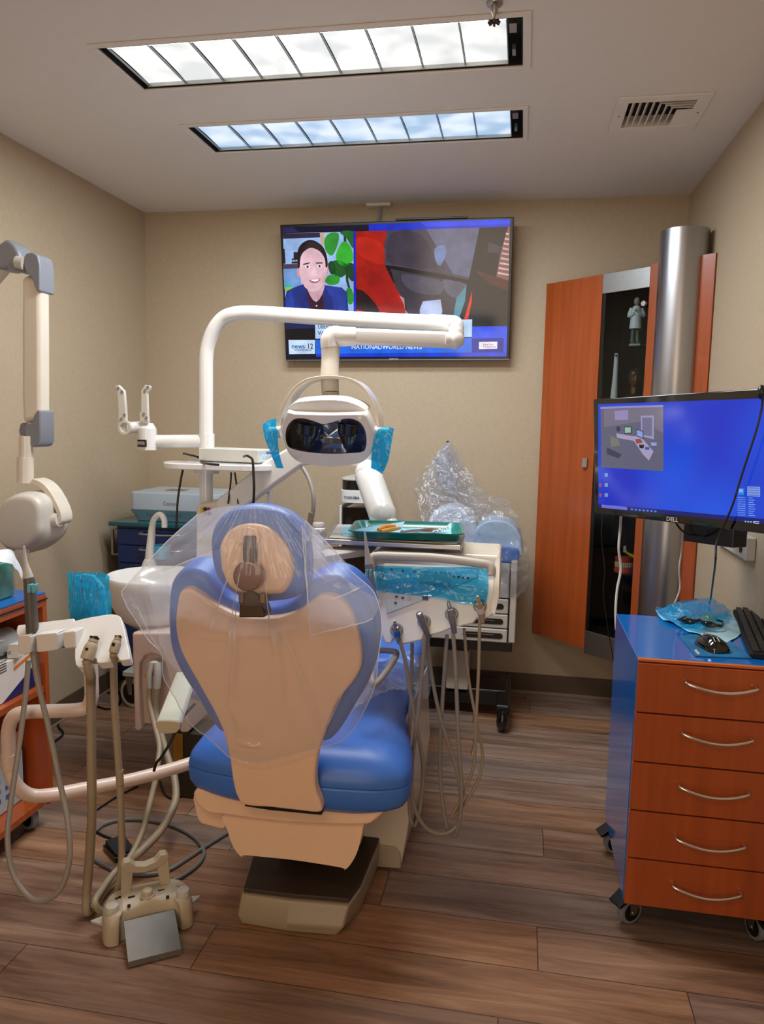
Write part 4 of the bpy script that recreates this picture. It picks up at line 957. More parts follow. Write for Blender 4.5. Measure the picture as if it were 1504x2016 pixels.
# rear sheet hangs behind the cushions
g4 = []
def resh(pts, f): return [V((500+(x-500)*f, y, 0)) for x, y in pts]
g = coons([V((x, y, 0)) for x, y in topL], [V((x, y, 0)) for x, y in [(470, 1400), (560, 1420), (640, 1410), (700, 1390), (730, 1360)]], [V((x, y, 0)) for x, y in [(390, 1012), (330, 1065), (290, 1120), (300, 1200), (330, 1300), (400, 1360), (470, 1400)]], [V((x, y, 0)) for x, y in [(600, 1022), (660, 1085), (730, 1160), (748, 1200), (748, 1280), (730, 1360)]], 60, 60)
for j, r in enumerate(g):
    row = []
    for i, p in enumerate(r):
        v = j/60; Y = 1.56+.13*min(1, v*6)+.22*max(0, v-.2)
        q = P(p.x, p.y, Y=Y)+V((0, 1, 0))*creases(p.x, p.y, 5)*1.2; row.append(q)
    g4.append(row)
sheet(MB(), g4).build('rear_sheet', M_CLEAR, cov, angle=180)
# flap of folded film on the right shoulder
fl = coons([drape(598, 1030, .04)+BN*.012, drape(650, 1110, .05), drape(712, 1160, .05), drape(748, 1180, .05)], [drape(612, 1250, .045), drape(660, 1240, .05), drape(700, 1230, .05), drape(735, 1215, .05)],
           [drape(598, 1030, .04)+BN*.012, drape(602, 1140, .045), drape(612, 1250, .045)], [drape(748, 1180, .05), drape(745, 1200, .05), drape(735, 1215, .05)], 40, 40)
for r in fl:
    for p in r: p += BN*(.010*noise.noise(p*18)+.003*noise.noise(p*45))
sheet(MB(), fl).build('folded_flap', M_CLEAR, cov, angle=180)
MB().tube([r[0] for r in fl]+fl[-1][1:], .0011, seg=6, n=1).build('flap_edge_highlight', M_FILMHI, cov)  # same pale tube as a highlight along the flap border
# film over the seat and leg rest
sf = coons([P(770, 1290, Z=.56), P(800, 1285, Z=.56), P(835, 1300, Z=.56)], [P(660, 1440, Z=.565), P(700, 1400, Z=.575), P(750, 1370, Z=.565)], [P(770, 1290, Z=.56), P(720, 1360, Z=.57), P(660, 1440, Z=.565)], [P(835, 1300, Z=.56), P(848, 1335, Z=.50), P(840, 1380, Z=.44), P(800, 1360, Z=.52), P(750, 1370, Z=.565)], 40, 40)
for r in sf:
    for p in r: p += V((0, 0, .012*noise.noise(p*14)+.008*noise.noise(p*40)+.008))
o = sheet(MB(), sf).build('seat_cover', M_CLEAR, None, angle=180); tag(o, 'small clear plastic sheet lying over the right side of the blue seat', 'plastic cover')
# ================================================================== DELIVERY UNIT (right of the chair)
K7 = crop(600, 840, 3.27); K4 = crop(700, 1050, 3.2)
CP = V((-.2, 2.10, .85)); CN = V((0, -.93, .37)).normalized()
def con(pts, off=0): return [PL(x, y, CP+CN*off, CN) for x, y in pts]
du = thing('delivery_unit', (-.2, 2.2, .8), 'white dental delivery unit with a control panel and bracket arm right of the chair', 'dental delivery unit')
body = [(412, 815), (900, 840), (1215, 900), (1258, 800), (1252, 1000), (1228, 1205), (1140, 1250), (1110, 1235), (1088, 1266), (985, 1292), (960, 1280), (945, 1300), (870, 1330), (800, 1346), (775, 1335), (755, 1375), (640, 1403), (605, 1392), (580, 1352), (555, 1400), (515, 1396), (488, 1335), (482, 1240), (440, 1130), (370, 1012)]
pb = con(K7(body)); MB().prism(pb, (0, .13, -.01)).build('console_body', M_WHITE, du, bevel=.006, seg=4)
# raised wall at the right and the back shelf
pr = con(K7([(1215, 900), (1258, 786), (1262, 800), (1250, 1100), (1225, 1212), (1200, 1200), (1215, 1000)]), .012)
MB().prism(pr, (0, .16, -.01)).build('side_wall', M_WHITE, du, bevel=.005, seg=3)
zb = con([(985, 1082)])[0].z
x0_, x1_ = con([(735, 1090)])[0].x, con([(984, 1084)])[0].x
MB().box(x0_, x1_, CP.y+.09, CP.y+.32, zb-.10, zb-.022).build('rear_housing', M_CREAM, du, bevel=.01, seg=4)
bar = con(K7([(428, 905), (432, 850), (470, 832), (620, 835), (800, 842), (950, 856), (1100, 876), (1180, 890), (1202, 920), (1200, 960)]), .028)
MB().tube(bar, [.010]+[.0125]*8+[.010], seg=14, n=6).build('grab_handle', M_LGREY, du)
MB().prism(con(K7([(508, 876), (1118, 912), (1112, 970), (850, 1085), (530, 1205)]), .001), CN*.004).build('display_panel', mat('panel_grey', (176, 194, 210), .2, coat=.5), du, bevel=.001)
MB().prism(con(K7([(738, 925), (942, 940), (938, 1040), (735, 1010)]), .006), CN*.002).build('display_screen', mat('lcd_blue', (24, 56, 120), .15, coat=.6), du)
q = MB()
for (x, y) in [(560, 920), (632, 926), (706, 930)]:
    q.prism(con(K7([(x-10, y+8), (x, y-10), (x+10, y+8)]), .006), CN*.001)
for (x, y) in [(590, 1095), (630, 1102), (584, 1135), (960, 965), (990, 968), (1020, 972), (1050, 976)]:
    q.prism(con(K7(ell(x, y, 10, 8, 12)), .006), CN*.001)
q.prism(con(K7([(758, 1088), (795, 1092), (792, 1118), (756, 1115)]), .006), CN*.001)
q.build('button_symbols', mat('symbol_navy', (34, 56, 96), .4), du)
q = MB(); q.prism(con(K7(ell(672, 1102, 15, 13, 16)), .006), CN*.001); q.build('info_button', M_LGREY, du)
# bracket arm (A from the column, B down to the unit)
ja = P(706, 905, Y=2.62); jb = P(745, 1026, Y=2.45)
q = MB().tube([P(725, 935, Y=2.60), P(752, 1010, Y=2.46)], [.048, .046], seg=20, smooth=False); q.ball(P(725, 932, Y=2.60), .048).ball(P(753, 1012, Y=2.455), .047); q.build('lower_arm', M_WHITE, du, angle=70)
q = MB().cyl(P(712, 900, Y=2.64)-V((0, 0, .03)), P(712, 900, Y=2.64)+V((0, 0, .05)), .038).ball(P(712, 905, Y=2.64)+V((0, 0, .05)), .038, sc=(1, 1, .5)); q.build('arm_joint', M_WHITE, du, angle=60)
q = MB().loft([[P(420, 1035, Y=2.86)+V((0, -.03, 0)), P(505, 1000, Y=2.86), P(505, 1000, Y=2.86)+V((0, .07, 0)), P(420, 1035, Y=2.86)+V((0, .07, 0)), P(415, 965, Y=2.86)+V((0, .07, 0)), P(415, 965, Y=2.86)][:4] for _ in range(0)] or [
    [P(x, y, Y=Y)+V((0, d, 0)) for (x, y, d) in l] for l, Y in [([(425, 985, 0), (425, 1040, 0), (425, 1040, .09), (425, 985, .09)], 2.80), ([(520, 908, 0), (520, 968, 0), (520, 968, .09), (520, 908, .09)], 2.76), ([(590, 868, 0), (590, 918, 0), (590, 918, .08), (590, 868, .08)], 2.72), ([(700, 850, 0), (700, 900, 0), (700, 900, .07), (700, 850, .07)], 2.66)]])
q.build('upper_arm', M_WHITE, du, bevel=.012, seg=4)
MB().tube([P(760, 1030, Y=2.45), P(775, 1050, Y=2.42), P(800, 1090, Y=2.36)], .035, seg=16).build('unit_swivel', M_WHITE, du)
# tray holder
TZ2 = 1.028
def tr(pts, z): return [P(x, y, Z=z) for x, y in K7(pts)]
th = thing('tray_holder', P(780, 1060, Z=TZ2), 'silver framed white tray table carrying the green tray', 'tray holder')
hp = tr([(118, 722), (1008, 765), (1030, 690), (900, 640), (180, 632)], TZ2)
MB().prism(hp, (0, 0, -.016)).build('frame', M_STEEL, th, bevel=.004)
c_ = sum(hp, V())/5
MB().prism([c_+(p-c_)*.93+V((0, 0, .0005)) for p in hp], (0, 0, .003)).build('top_plate', M_LGREY, th, bevel=.001)
MB().tube(tr([(120, 690), (95, 680), (84, 682)], TZ2), [.010, .008, .009], seg=10).build('locking_knob', M_WHITE, th)
MB().prism(tr([(110, 800), (135, 775), (400, 755), (465, 750), (410, 790), (130, 830)], TZ2-.03), (0, 0, -.02)).build('support_bracket', M_LGREY, th, bevel=.005)
MB().tube([P(860, 1075, Z=TZ2-.018)+V((0, .1, 0)), P(860, 1085, Y=2.3)-V((0, 0, .03))], .02, seg=12).build('post', M_STEEL, th)
# paper, tray, instruments
pz = TZ2+.004
q = MB().prism(tr([(228, 690), (262, 640), (420, 640), (800, 690), (1000, 740), (1000, 748), (640, 722), (250, 705)], pz), (0, 0, .0015))
tag(q.build('tray_liner', M_PAPERB), 'blue paper liner sticking out from under the green tray', 'paper liner')
tc_ = [tr([p], TZ2+.028)[0] for p in [(262, 660), (300, 603), (1008, 640), (1034, 688), (985, 706), (285, 688)]]
FL = P(*K7([(270, 678)])[0], Z=TZ2+.028); FR = P(*K7([(1030, 700)])[0], Z=TZ2+.028); BL = P(*K7([(292, 603)])[0], Z=TZ2+.028)
tx = (FR-FL); tw = tx.length; tx.normalize(); ty = V((-tx.y, tx.x, 0)); tdp = abs((BL-FL).dot(ty))
FT = frame((FL+tx*tw/2+ty*tdp/2)-V((0, 0, .022)), tx, ty)
q = MB(); q.T = FT; lo = []
for w_, h_, z in [(tw-.05, tdp-.05, 0), (tw-.03, tdp-.03, .003), (tw-.012, tdp-.012, .020), (tw, tdp, .022), (tw, tdp, .025), (tw-.014, tdp-.014, .024), (tw-.034, tdp-.034, .006), (tw-.06, tdp-.06, .0035)]:
    lo.append([(x, y, z) for x, y in rrect(w_, h_, .035)])
q.loft(lo); tray = q.build('instrument_tray', M_TEAL, angle=50); tag(tray, 'green plastic instrument tray resting on the silver tray holder', 'tray')
q = MB(); q.T = FT; g = []
for j in range(13):
    g.append([V(((i/20-.5)*(tw-.07), (j/12-.5)*(tdp-.06), .006+.003*noise.noise(V((i*.3, j*.3, 1))))) for i in range(21)])
sheet(q, g); tag(q.build('tray_paper', M_PAPERB), 'light blue paper sheet lying inside the green tray', 'paper')
q = MB(); q.T = FT; q.poly([(-.16, -.03, .012), (-.02, -.05, .012), (-.01, .05, .034), (-.05, .07, .02), (-.15, .0, .014)]); q.poly([(-.16, -.03, .0115), (-.02, -.05, .0115), (-.01, .05, .0335), (-.05, .07, .0195), (-.15, .0, .0135)])
tag(q.build('folded_napkin', M_PAPERB), 'folded corner of pale blue napkin standing up in the tray', 'napkin')
t = thing('forceps_handle', FT @ V((-.055, -.02, .012)), 'orange handled dental tool lying in the green tray', 'dental instrument')
q = MB(); q.T = FT; q.tube([(-.085, -.035, .016), (-.065, -.01, .022), (-.035, -.005, .024)], [.007, .011, .008], seg=10); q.tube([(-.075, -.04, .014), (-.05, -.03, .018), (-.02, -.01, .02)], [.005, .007, .006], seg=8); q.build('grip', mat('orange_grip', (220, 150, 50), .4), t)
q = MB(); q.T = FT; q.tube([(-.085, -.035, .013), (-.11, -.055, .012)], .0025, seg=6, smooth=False); q.build('tip', M_STEEL, t)
first = None; random.seed(3)
for k in range(9):
    q = MB(); q.T = FT; x0 = .0+k*.0035; y0 = -.045+k*.005; L = .075+.01*(k % 3); a0 = radians(12+k*1.6)
    q.tube([(x0-.02, y0, .011+.002*(k % 3)), (x0+L*.5*cos(a0), y0+L*.5*sin(a0), .016+.002*(k % 2)), (x0+L*cos(a0), y0+L*sin(a0), .014), (x0+(L+.012)*cos(a0), y0+(L+.012)*sin(a0)+.004, .020)], [.0016, .003, .0022, .0011], seg=8, n=4)
    o = q.build('dental_probe', M_CHROME); tag(o, 'thin steel hand instrument in the bundle lying in the green tray', 'dental instrument', 'steel hand instruments in the tray')
# blue film on the console
fo = .012
g = coons(con(K7([(455, 895), (600, 900), (900, 905), (1100, 905), (1180, 930)]), fo), con(K7([(445, 1050), (620, 1075), (850, 1100), (1050, 1140), (1170, 1125)]), fo), con(K7([(455, 895), (450, 960), (445, 1050)]), fo), con(K7([(1180, 930), (1182, 1030), (1170, 1125)]), fo), 60, 30)
def ridged(g, n_, amp, fx, seed):
    for j, r in enumerate(g):
        for p in r:
            a1 = 1-abs(noise.noise(V((p.x*fx[0], p.y*fx[1], p.z*fx[2]+seed))))*3; p += V(n_)*(amp*max(0, a1)**2+amp*.5*noise.noise(p*22))
    return g
tag(sheet(MB(), ridged(g, CN, .007, (5, 5, 34), 2)).build('barrier_film', M_BFILM2, angle=180), 'wrinkled blue barrier film covering the control panel of the delivery unit', 'barrier film')
# handpieces with hoses
HPD = [((781, 1240), (776, 1222), (783, 1252), [(270, 655), (310, 790), (340, 980), (378, 1180), (425, 1480), (402, 1750), (370, 1838), (340, 1740), (336, 1300), (350, 1000), (357, 690)], 'leftmost handpiece with a blue collar hanging from the delivery unit', M_BLUE),
       ((835, 1224), (825, 1208), (837, 1238), [(440, 610), (420, 850), (385, 1200), (356, 1450), (366, 1700), (440, 1850), (550, 1893), (640, 1835), (663, 1700), (640, 1500), (540, 1180), (480, 900), (452, 655)], 'stubby silver handpiece, second from the left on the delivery unit', M_STEEL),
       ((889, 1209), (882, 1182), (891, 1225), [(610, 565), (630, 850), (648, 1300), (668, 1600), (655, 1810), (620, 1905), (570, 1830), (532, 1500), (545, 1100), (576, 640)], 'long stepped silver handpiece, third from the left on the delivery unit', M_STEEL),
       ((945, 1193), (940, 1174), (947, 1208), [(784, 520), (775, 850), (758, 1200), (745, 1450), (690, 1620), (602, 1795), (680, 1710), (770, 1560), (800, 1400), (760, 1180), (710, 900), (684, 600)], 'rightmost handpiece with a cream collar hanging from the delivery unit', M_IVORY)]
for k, (rg, tip, bot, hz, lab, mm) in enumerate(HPD):
    c = con([rg], .0)[0]
    MB().lathe(c-CN*.002, [(.001, 0), (.017, 0), (.019, .006), (.017, .010), (.012, .010), (.011, .004), (.001, .004)], axis=CN, seg=24).build('holder_ring', M_GREYP, du)
    b0 = con([bot], .020)[0]; t0 = con([tip], .055)[0]; ax_ = (t0-b0)
    t = thing('dental_handpiece', b0, lab, 'dental handpiece')
    q = MB(); u = lambda f: b0+ax_*f
    if k == 1: q.tube([u(-.5), u(0), u(.5), u(.95), u(1.05)], [.006, .010, .011, .010, .007], seg=16, n=4)
    else: q.tube([u(-.5), u(0), u(.4), u(.6), u(.62), u(.85), u(.88), u(1.0)], [.006, .010, .0095, .0085, .006, .0055, .004, .004], seg=16, smooth=False)
    q.build('handle', M_STEEL if k != 3 else M_HOSEB, t)
    MB().tube([u(.05), u(.35)], .0108, seg=16, smooth=False).build('collar', mm, t)
    n_ = len(hz); pts = [u(-.5)]
    for i, (x, y) in enumerate(K4(hz)):
        f = i/(n_-1); yy = 2.055+.012*k+.09*min(1, max(0, f*1.6-.3)); pts.append(P(x, y, Y=yy))
    pts[-1] = P(*K4([hz[-1]])[0], Y=2.16)
    MB().tube(pts, .0057 if k != 3 else .0046, seg=10, n=8).build('hose', M_HOSE if k != 3 else M_HOSEB, t)
# syringe standing at the left side of the unit
a0, a1 = P(733, 1172, Y=2.04), P(718, 1048, Y=2.04)
t = thing('air_syringe', a0, 'slim grey air and water syringe standing beside the control panel', 'dental syringe')
u = lambda f: a0.lerp(a1, f)
MB().tube([u(0), u(.12), u(.5)], [.011, .0125, .011], seg=16, n=4).build('body', M_GREYP, t)
MB().tube([u(.5), u(.58), u(.75), u(1)], [.0105, .009, .0055, .0028], seg=14, n=4).build('nozzle', M_LGREY, t)
q = MB(); c = u(.37)+V((0, -.011, 0)); q.box(c.x-.009, c.x-.001, c.y-.004, c.y+.004, c.z-.010, c.z+.010).box(c.x+.001, c.x+.009, c.y-.004, c.y+.004, c.z-.010, c.z+.010); q.build('buttons', mat('aqua_button', (110, 190, 200), .3), t, bevel=.002)
MB().tube([u(0), P(738, 1200, Y=2.08), P(748, 1235, Y=2.1)], .006, seg=10).build('hose', M_HOSE, t)
# ================================================================== DENTAL LIGHT
K9 = crop(380, 580, 2.686)
dl = thing('dental_light', P(407, 1010, Y=2.85), 'white dental light with a mirrored lamp head on a long curved overhead arm', 'dental light')
PY = 2.85
def k9(x, y, Y): return P(*K9([(x, y)])[0], Y=Y)
MB().tube([k9(70, 1100, PY), k9(70, 960, PY), k9(70, 740, PY)], .0265, seg=24, smooth=False).build('lower_pole', M_WHITE, dl)
MB().tube([k9(72, 815, PY), k9(72, 735, PY)], .031, seg=24, smooth=False).build('pole_clamp', M_WHITE, dl)
up = [(69, 740, PY), (69, 600, PY), (69, 475, PY), (70, 340, PY), (80, 265, PY), (110, 185, 2.845), (160, 125, 2.84), (220, 102, 2.83), (290, 97, 2.82), (400, 102, 2.79), (640, 118, 2.73), (900, 134, 2.66), (1270, 152, 2.56)]
MB().tube([k9(*p) for p in up], .0275, seg=24, n=6).build('curved_arm', M_WHITE, dl, angle=70)
MB().tube([k9(1255, 150, 2.564), k9(1340, 154, 2.54), k9(1385, 160, 2.53), k9(1392, 200, 2.52), k9(1392, 250, 2.51)], [.0285, .0285, .0275, .024, .0235], seg=24, n=6).build('elbow', M_WHITE, dl, angle=70)
q = MB().tube([k9(1392, 195, 2.51), k9(1392, 262, 2.50)], .025, seg=20, smooth=False).ball(k9(1385, 238, 2.50), .03).tube([k9(1380, 240, 2.50), k9(1330, 238, 2.49)], .025, seg=20, smooth=False); q.build('swivel_joint', M_WHITE, dl, angle=70)
A2, B2 = k9(1350, 240, 2.495), k9(850, 222, 2.40)
q = MB(); d = (B2-A2).normalized(); q.T = frame(A2, d, (0, 0, 1) if 0 else V((0, 0, 1)).cross(d).cross(d)*-1)
L = (B2-A2).length
q.loft([[(x, *p) for p in rrect(.056 if 0 else .05, .04, .012, n=3)] for x in (-.02, 0, L*.5, L, L+.03)]); q.build('spring_arm', M_WHITE, dl, angle=50)
q = MB().tube([k9(860, 222, 2.40), k9(790, 222, 2.39), k9(745, 218, 2.385), k9(725, 240, 2.38), k9(727, 280, 2.38)], [.029, .031, .031, .031, .0305], seg=22, n=6); q.build('wrist_elbow', M_WHITE, dl, angle=70)
MB().tube([k9(727, 278, 2.38), k9(726, 350, 2.375), k9(722, 420, 2.36), k9(724, 480, 2.35), k9(726, 520, 2.345)], [.0295, .0285, .0285, .028, .027], seg=22).build('drop_tube', M_IVORY, dl, angle=70)
MB().tube([k9(727, 515, 2.345), k9(727, 556, 2.345)], .0275, seg=22, smooth=False).build('end_collar', M_LGREY, dl)
# yoke : flat ribbon arching over the head
outer = [(438, 700), (448, 640), (475, 570), (520, 500), (580, 452), (640, 434), (700, 428), (770, 430), (830, 442), (890, 475), (940, 540), (975, 620), (985, 700)]
inner = [(462, 700), (468, 645), (494, 580), (538, 512), (592, 466), (650, 448), (705, 443), (765, 445), (820, 457), (872, 488), (920, 550), (952, 625), (962, 700)]
q = MB(); lo = []
o_ = catmull([k9(x, y, 2.30) for x, y in outer], 4); i_ = catmull([k9(x, y, 2.30) for x, y in inner], 4)
for a_, b_ in zip(o_, i_): lo.append([a_, a_+V((0, .085, 0)), b_+V((0, .085, 0)), b_])
q.loft(lo); q.build('yoke', M_CREAM, dl, bevel=.002, seg=2)
# head
LN = V((0, -.955, -.295)).normalized(); LP_ = V((-.57, 2.25, 1.335))
def lh(pts, off=0): return [PL(x, y, LP_+LN*off, LN) for x, y in K9(pts)]
hd = [(478, 665), (498, 620), (520, 628), (700, 634), (900, 632), (915, 640), (950, 720), (952, 790), (930, 850), (885, 893), (790, 908), (715, 914), (640, 905), (562, 890), (510, 850), (480, 790), (467, 725)]
hp = cm(lh(hd), 4); n_ = len(hp)
win = cm(lh([(492, 735), (505, 692), (535, 661), (580, 655), (640, 670), (690, 686), (750, 672), (812, 656), (868, 668), (902, 705), (915, 765), (905, 822), (870, 834), (720, 840), (600, 830), (520, 812), (497, 785)]), 4)
# face ring between head outline and window
def resamp(pts, n, start):
    pts = list(pts); i0 = min(range(len(pts)), key=lambda i: (pts[i]-start).length); pts = pts[i0:]+pts[:i0]; pts.append(pts[0])
    L = [0]
    for i in range(len(pts)-1): L.append(L[-1]+(pts[i+1]-pts[i]).length)
    out = []; j = 0
    for k in range(n):
        t = L[-1]*k/n
        while L[j+1] < t: j += 1
        out.append(pts[j].lerp(pts[j+1], (t-L[j])/(L[j+1]-L[j])))
    return out
ca = sum(hp, V())/len(hp)
def angsort(pts, n):
    u_ = V((1, 0, 0)); w_ = LN.cross(u_); out = []
    for k in range(n):
        a = 2*pi*k/n; dr = u_*cos(a)+w_*sin(a); best = None
        for i in range(len(pts)):
            p, q_ = pts[i]-ca, pts[(i+1) % len(pts)]-ca; px, pw = p.dot(u_), p.dot(w_); qx, qw = q_.dot(u_), q_.dot(w_)
            dx, dw = qx-px, qw-pw; den = cos(a)*dw-sin(a)*dx
            if abs(den) < 1e-12: continue
            t_ = (px*dw-pw*dx)/den; s_ = (px*sin(a)-pw*cos(a))/den
            if t_ > 0 and -1e-6 <= s_ <= 1+1e-6: best = t_ if best is None else max(best, t_)
        out.append(ca+dr*(best or .05))
    return out
HA, WA = angsort(hp, 96), angsort(win, 96)
sc = lambda pts, f, off: [ca+(p-ca)*f+LN*off for p in pts]
lo = [sc(WA, .985, -.025), sc(WA, 1.0, -.004), sc(WA, 1.01, .0), sc(HA, .97, 0), sc(HA, 1.0, -.006), sc(HA, 1.01, -.02), sc(HA, 1.0, -.05), sc(HA, .9, -.085), sc(HA, .6, -.10), sc(HA, .05, -.105)]
MB().loft(lo, cap=False).build('lamp_housing', M_WHITE, dl, angle=60)
tp = lh([(498, 622), (530, 576), (600, 562), (700, 557), (800, 562), (880, 590), (915, 628), (800, 640), (620, 640)], -.03)
MB().prism(catmull(tp, 4, True), -LN*.06).build('top_shell', M_WHITE, dl, bevel=.012, seg=4)
MB().loft([sc(WA, 1.012, .001), sc(WA, 1.012, -.003), sc(WA, .975, -.003), sc(WA, .975, .001), sc(WA, 1.012, .001)], cap=False).build('window_rim', M_GLOSSB, dl)
lo = [sc(WA, f, o_) for f, o_ in [(.99, -.006), (.95, -.022), (.8, -.045), (.55, -.058), (.3, -.05), (.1, -.04), (.005, -.038)]]
M_MIRROR = mat('mirror_reflector', (205, 198, 196), .12, metal=1, bump=.5, bump_scale=14)
rf = MB().loft(lo, cap=False).build('reflector', M_MIRROR, dl, angle=80)
for cx in (612, 832):
    q = MB(); c1, c2 = lh([(cx, 680)], -.03)[0], lh([(cx-12 if cx < 700 else cx-8, 790)], -.02)[0]
    q.tube([c1, c1.lerp(c2, .5), c2], [.040, .036, .020], seg=20).ball(c2, .019, sc=(1, .7, 1)); q.build('lamp_shield', M_GLOSSB, rf)
MB().prism([p for p in sc(WA, .98, -.004)], LN*.0015).build('front_glass', M_CGLASS, dl, angle=30)
for s_, (xa, xb, yy) in enumerate([((402), (462), 718), ((955), (1040), 722)]):
    MB().tube([k9(xa, yy, 2.29), k9(xb, yy, 2.29)], .0115, seg=16, smooth=False).build('grip_handle', M_WHITE, dl)
    xc = 455 if s_ == 0 else 960
    MB().cyl(k9(xc-6, 726, 2.30), k9(xc+14, 726, 2.30), .019).build('side_hub', M_WHITE, dl)
def wrap(name, outl, Y, lab, seed):
    top_, bot_, lf, rt_ = outl
    for layer in (0,):
        mb = MB()
        for dy in (-.014, .014):
            g = coons([k9(x, y, Y+dy) for x, y in top_], [k9(x, y, Y+dy*.6) for x, y in bot_], [k9(x, y, Y+dy) for x, y in lf], [k9(x, y, Y+dy) for x, y in rt_], 16, 30)
            for r in g:
                for p in r: p += V((0, 1, 0))*(.010*noise.noise(V((p.x*30, dy*100, p.z*12+seed)))+.004*noise.noise(p*60))
            sheet(mb, g)
    tag(mb.build(name, M_BFILM, angle=180), lab, 'barrier film')
wrap('barrier_film', ([(366, 690), (400, 665), (440, 656)], [(435, 880), (440, 915), (480, 918)], [(366, 690), (380, 750), (405, 820), (435, 880)], [(440, 656), (438, 700), (445, 720), (455, 840), (480, 918)]), 2.28, 'blue barrier film hanging from the left handle of the dental light', 1)
wrap('barrier_film', ([(985, 705), (1030, 700), (1062, 708)], [(940, 918), (970, 930), (1003, 948)], [(985, 705), (960, 760), (945, 850), (940, 918)], [(1062, 708), (1048, 790), (1030, 880), (1003, 948)]), 2.28, 'blue barrier film hanging from the right handle of the dental light', 7)
# ------------------------------------------------------------------ monitor mount
K1 = crop(0, 440, 2.9647)
def k1(x, y, Y): return P(*K1([(x, y)])[0], Y=Y)
mm = thing('monitor_mount', k1(860, 1290, 2.8), 'empty white swivel monitor mount with two upright prongs beside the light pole', 'monitor mount')
MB().tube([k1(1190, 1270, PY), k1(900, 1272, 2.82)], .026, seg=20, smooth=False).build('side_arm', M_WHITE, mm)
q = MB().cyl(k1(860, 1320, 2.8), k1(860, 1195, 2.8), .036).cyl(k1(860, 1195, 2.8), k1(860, 1165, 2.8), .034, .022); q.build('swivel', M_WHITE, mm)
q = MB(); c = k1(830, 1283, 2.765); q.box(c.x-.018, c.x+.018, c.y-.006, c.y+.01, c.z-.014, c.z+.014); q.build('slot', M_BLACK, mm, bevel=.002)
c = k1(826, 1284, 2.755); MB().tube([c-V((.014, 0, 0)), c+V((.012, 0, 0))], .008, seg=10, smooth=False).build('bolt', M_STEEL, mm)
q = MB().tube([k1(735, 1192, 2.76), k1(800, 1188, 2.79), k1(870, 1182, 2.8)], .022, seg=18, smooth=False); q.build('cross_tube', M_WHITE, mm)
c = k1(733, 1192, 2.755); q = MB().lathe(c+V((0, .01, 0)), [(.001, 0), (.027, 0), (.027, -.02), (.019, -.02), (.017, -.012), (.001, -.012)], axis=(0, 1, 0), seg=24); q.build('pivot', M_IVORY, mm)
for pts in ([(668, 950), (690, 942), (722, 975), (725, 985), (735, 1110), (736, 1170), (700, 1225), (688, 1180), (690, 1100), (682, 975)], [(845, 942), (876, 948), (875, 965), (858, 990), (862, 1120), (866, 1160), (816, 1160), (812, 1110), (822, 1095), (822, 975)]):
    pr_ = MB().prism([k1(x, y, 2.765) for x, y in pts], (0, .016, 0)).build('prong', M_IVORY, mm, bevel=.003)
    x0 = pts[0][0]
    for (hx, hy) in ([(688, 962), (712, 982), (726, 1118), (708, 1142)] if x0 < 700 else [(862, 955), (846, 976), (838, 1112), (854, 1134)]):
        c = k1(hx, hy, 2.7635); MB().cyl(c, c+V((0, -.0015, 0)), .006, seg=12).build('screw_hole', M_GREYP, pr_)
# ------------------------------------------------------------------ side table on the pole + camera box
def table():
    cz = P(440, 917, Y=2.80).z; xa, xb = P(328, 910, Y=2.8).x, P(548, 910, Y=2.8).x
    t = thing('side_table', ((xa+xb)/2, 2.8, cz), 'small white oval shelf on the light pole carrying the camera box', 'shelf')
    w_ = xb-xa; q = MB(); q.prism([V((x+(xa+xb)/2, y+2.80, cz-.012)) for x, y in rrect(w_, .24, .115, n=8)], (0, 0, .024)); q.build('table_top', M_WHITE, t, bevel=.005)
    c = P(407, 930, Y=PY); q = MB().cyl((c.x, PY, cz-.035), (c.x, PY, cz-.012), .05); q.build('flange', M_WHITE, t)
    return cz+.012
stz = table()
cb = thing('intraoral_camera_box', P(460, 905, Z=stz), 'white camera control box with a black plug on the small shelf', 'electronic device')
bl, br_, brr = P(391, 908, Z=stz+.002), P(508, 913, Z=stz+.002), P(538, 906, Z=stz+.002)
hgt = .052
bx_ = (br_-bl).normalized(); by_ = V((-bx_.y, bx_.x, 0)); wid = (br_-bl).length
q = MB(); q.T = frame(bl, bx_, by_); q.box(0, wid, 0, .13, .003, hgt); q.build('case', M_LGREY, cb, bevel=.004)
q = MB(); q.T = frame(bl, bx_, by_); q.box(wid, wid+.0015, .01, .12, .008, hgt-.006); q.build('socket_panel', M_PRINTER, cb)
q = MB(); q.T = frame(bl, bx_, by_)
for k, yy in enumerate((.04, .062, .085, .105)): q.cyl((wid+.001, yy, .026), (wid+.004, yy, .026), .007, seg=14)
q.build('knobs', M_LGREY, cb)
q = MB(); q.T = frame(bl, bx_, by_); q.box(wid+.0015, wid+.0025, .06, .115, hgt-.016, hgt-.009); q.build('label', M_BLUE, cb)
pc = P(482, 899, Y=bl.y+.0)
cable('black_cable', [P(480, 899, Y=2.70), P(488, 898, Y=2.66), P(497, 906, Y=2.655), P(499, 935, Y=2.655), P(500, 965, Y=2.66), P(498, 1005, Y=2.68)], .0048, M_CABLEB, 'black cable plugged into the camera box and hanging down over the shelf edge')
cable('black_cable', [P(360, 925, Y=2.82), P(356, 945, Y=2.82), P(350, 985, Y=2.8), P(347, 1040, Y=2.78)], .0045, M_CABLEB, 'black cable hanging from the left end of the small shelf before the printer')
for k, (a_, b_) in enumerate([((455, 930), (449, 992)), ((462, 930), (469, 992))]):
    cable('black_cable', [P(a_[0], a_[1], Y=2.80), P(a_[0]+(3 if k else -1), 950, Y=2.8), P(b_[0], b_[1], Y=2.78)], .0036, M_CABLEB, ['left', 'right'][k]+' one of the two thin black cables hanging from the middle of the small shelf')
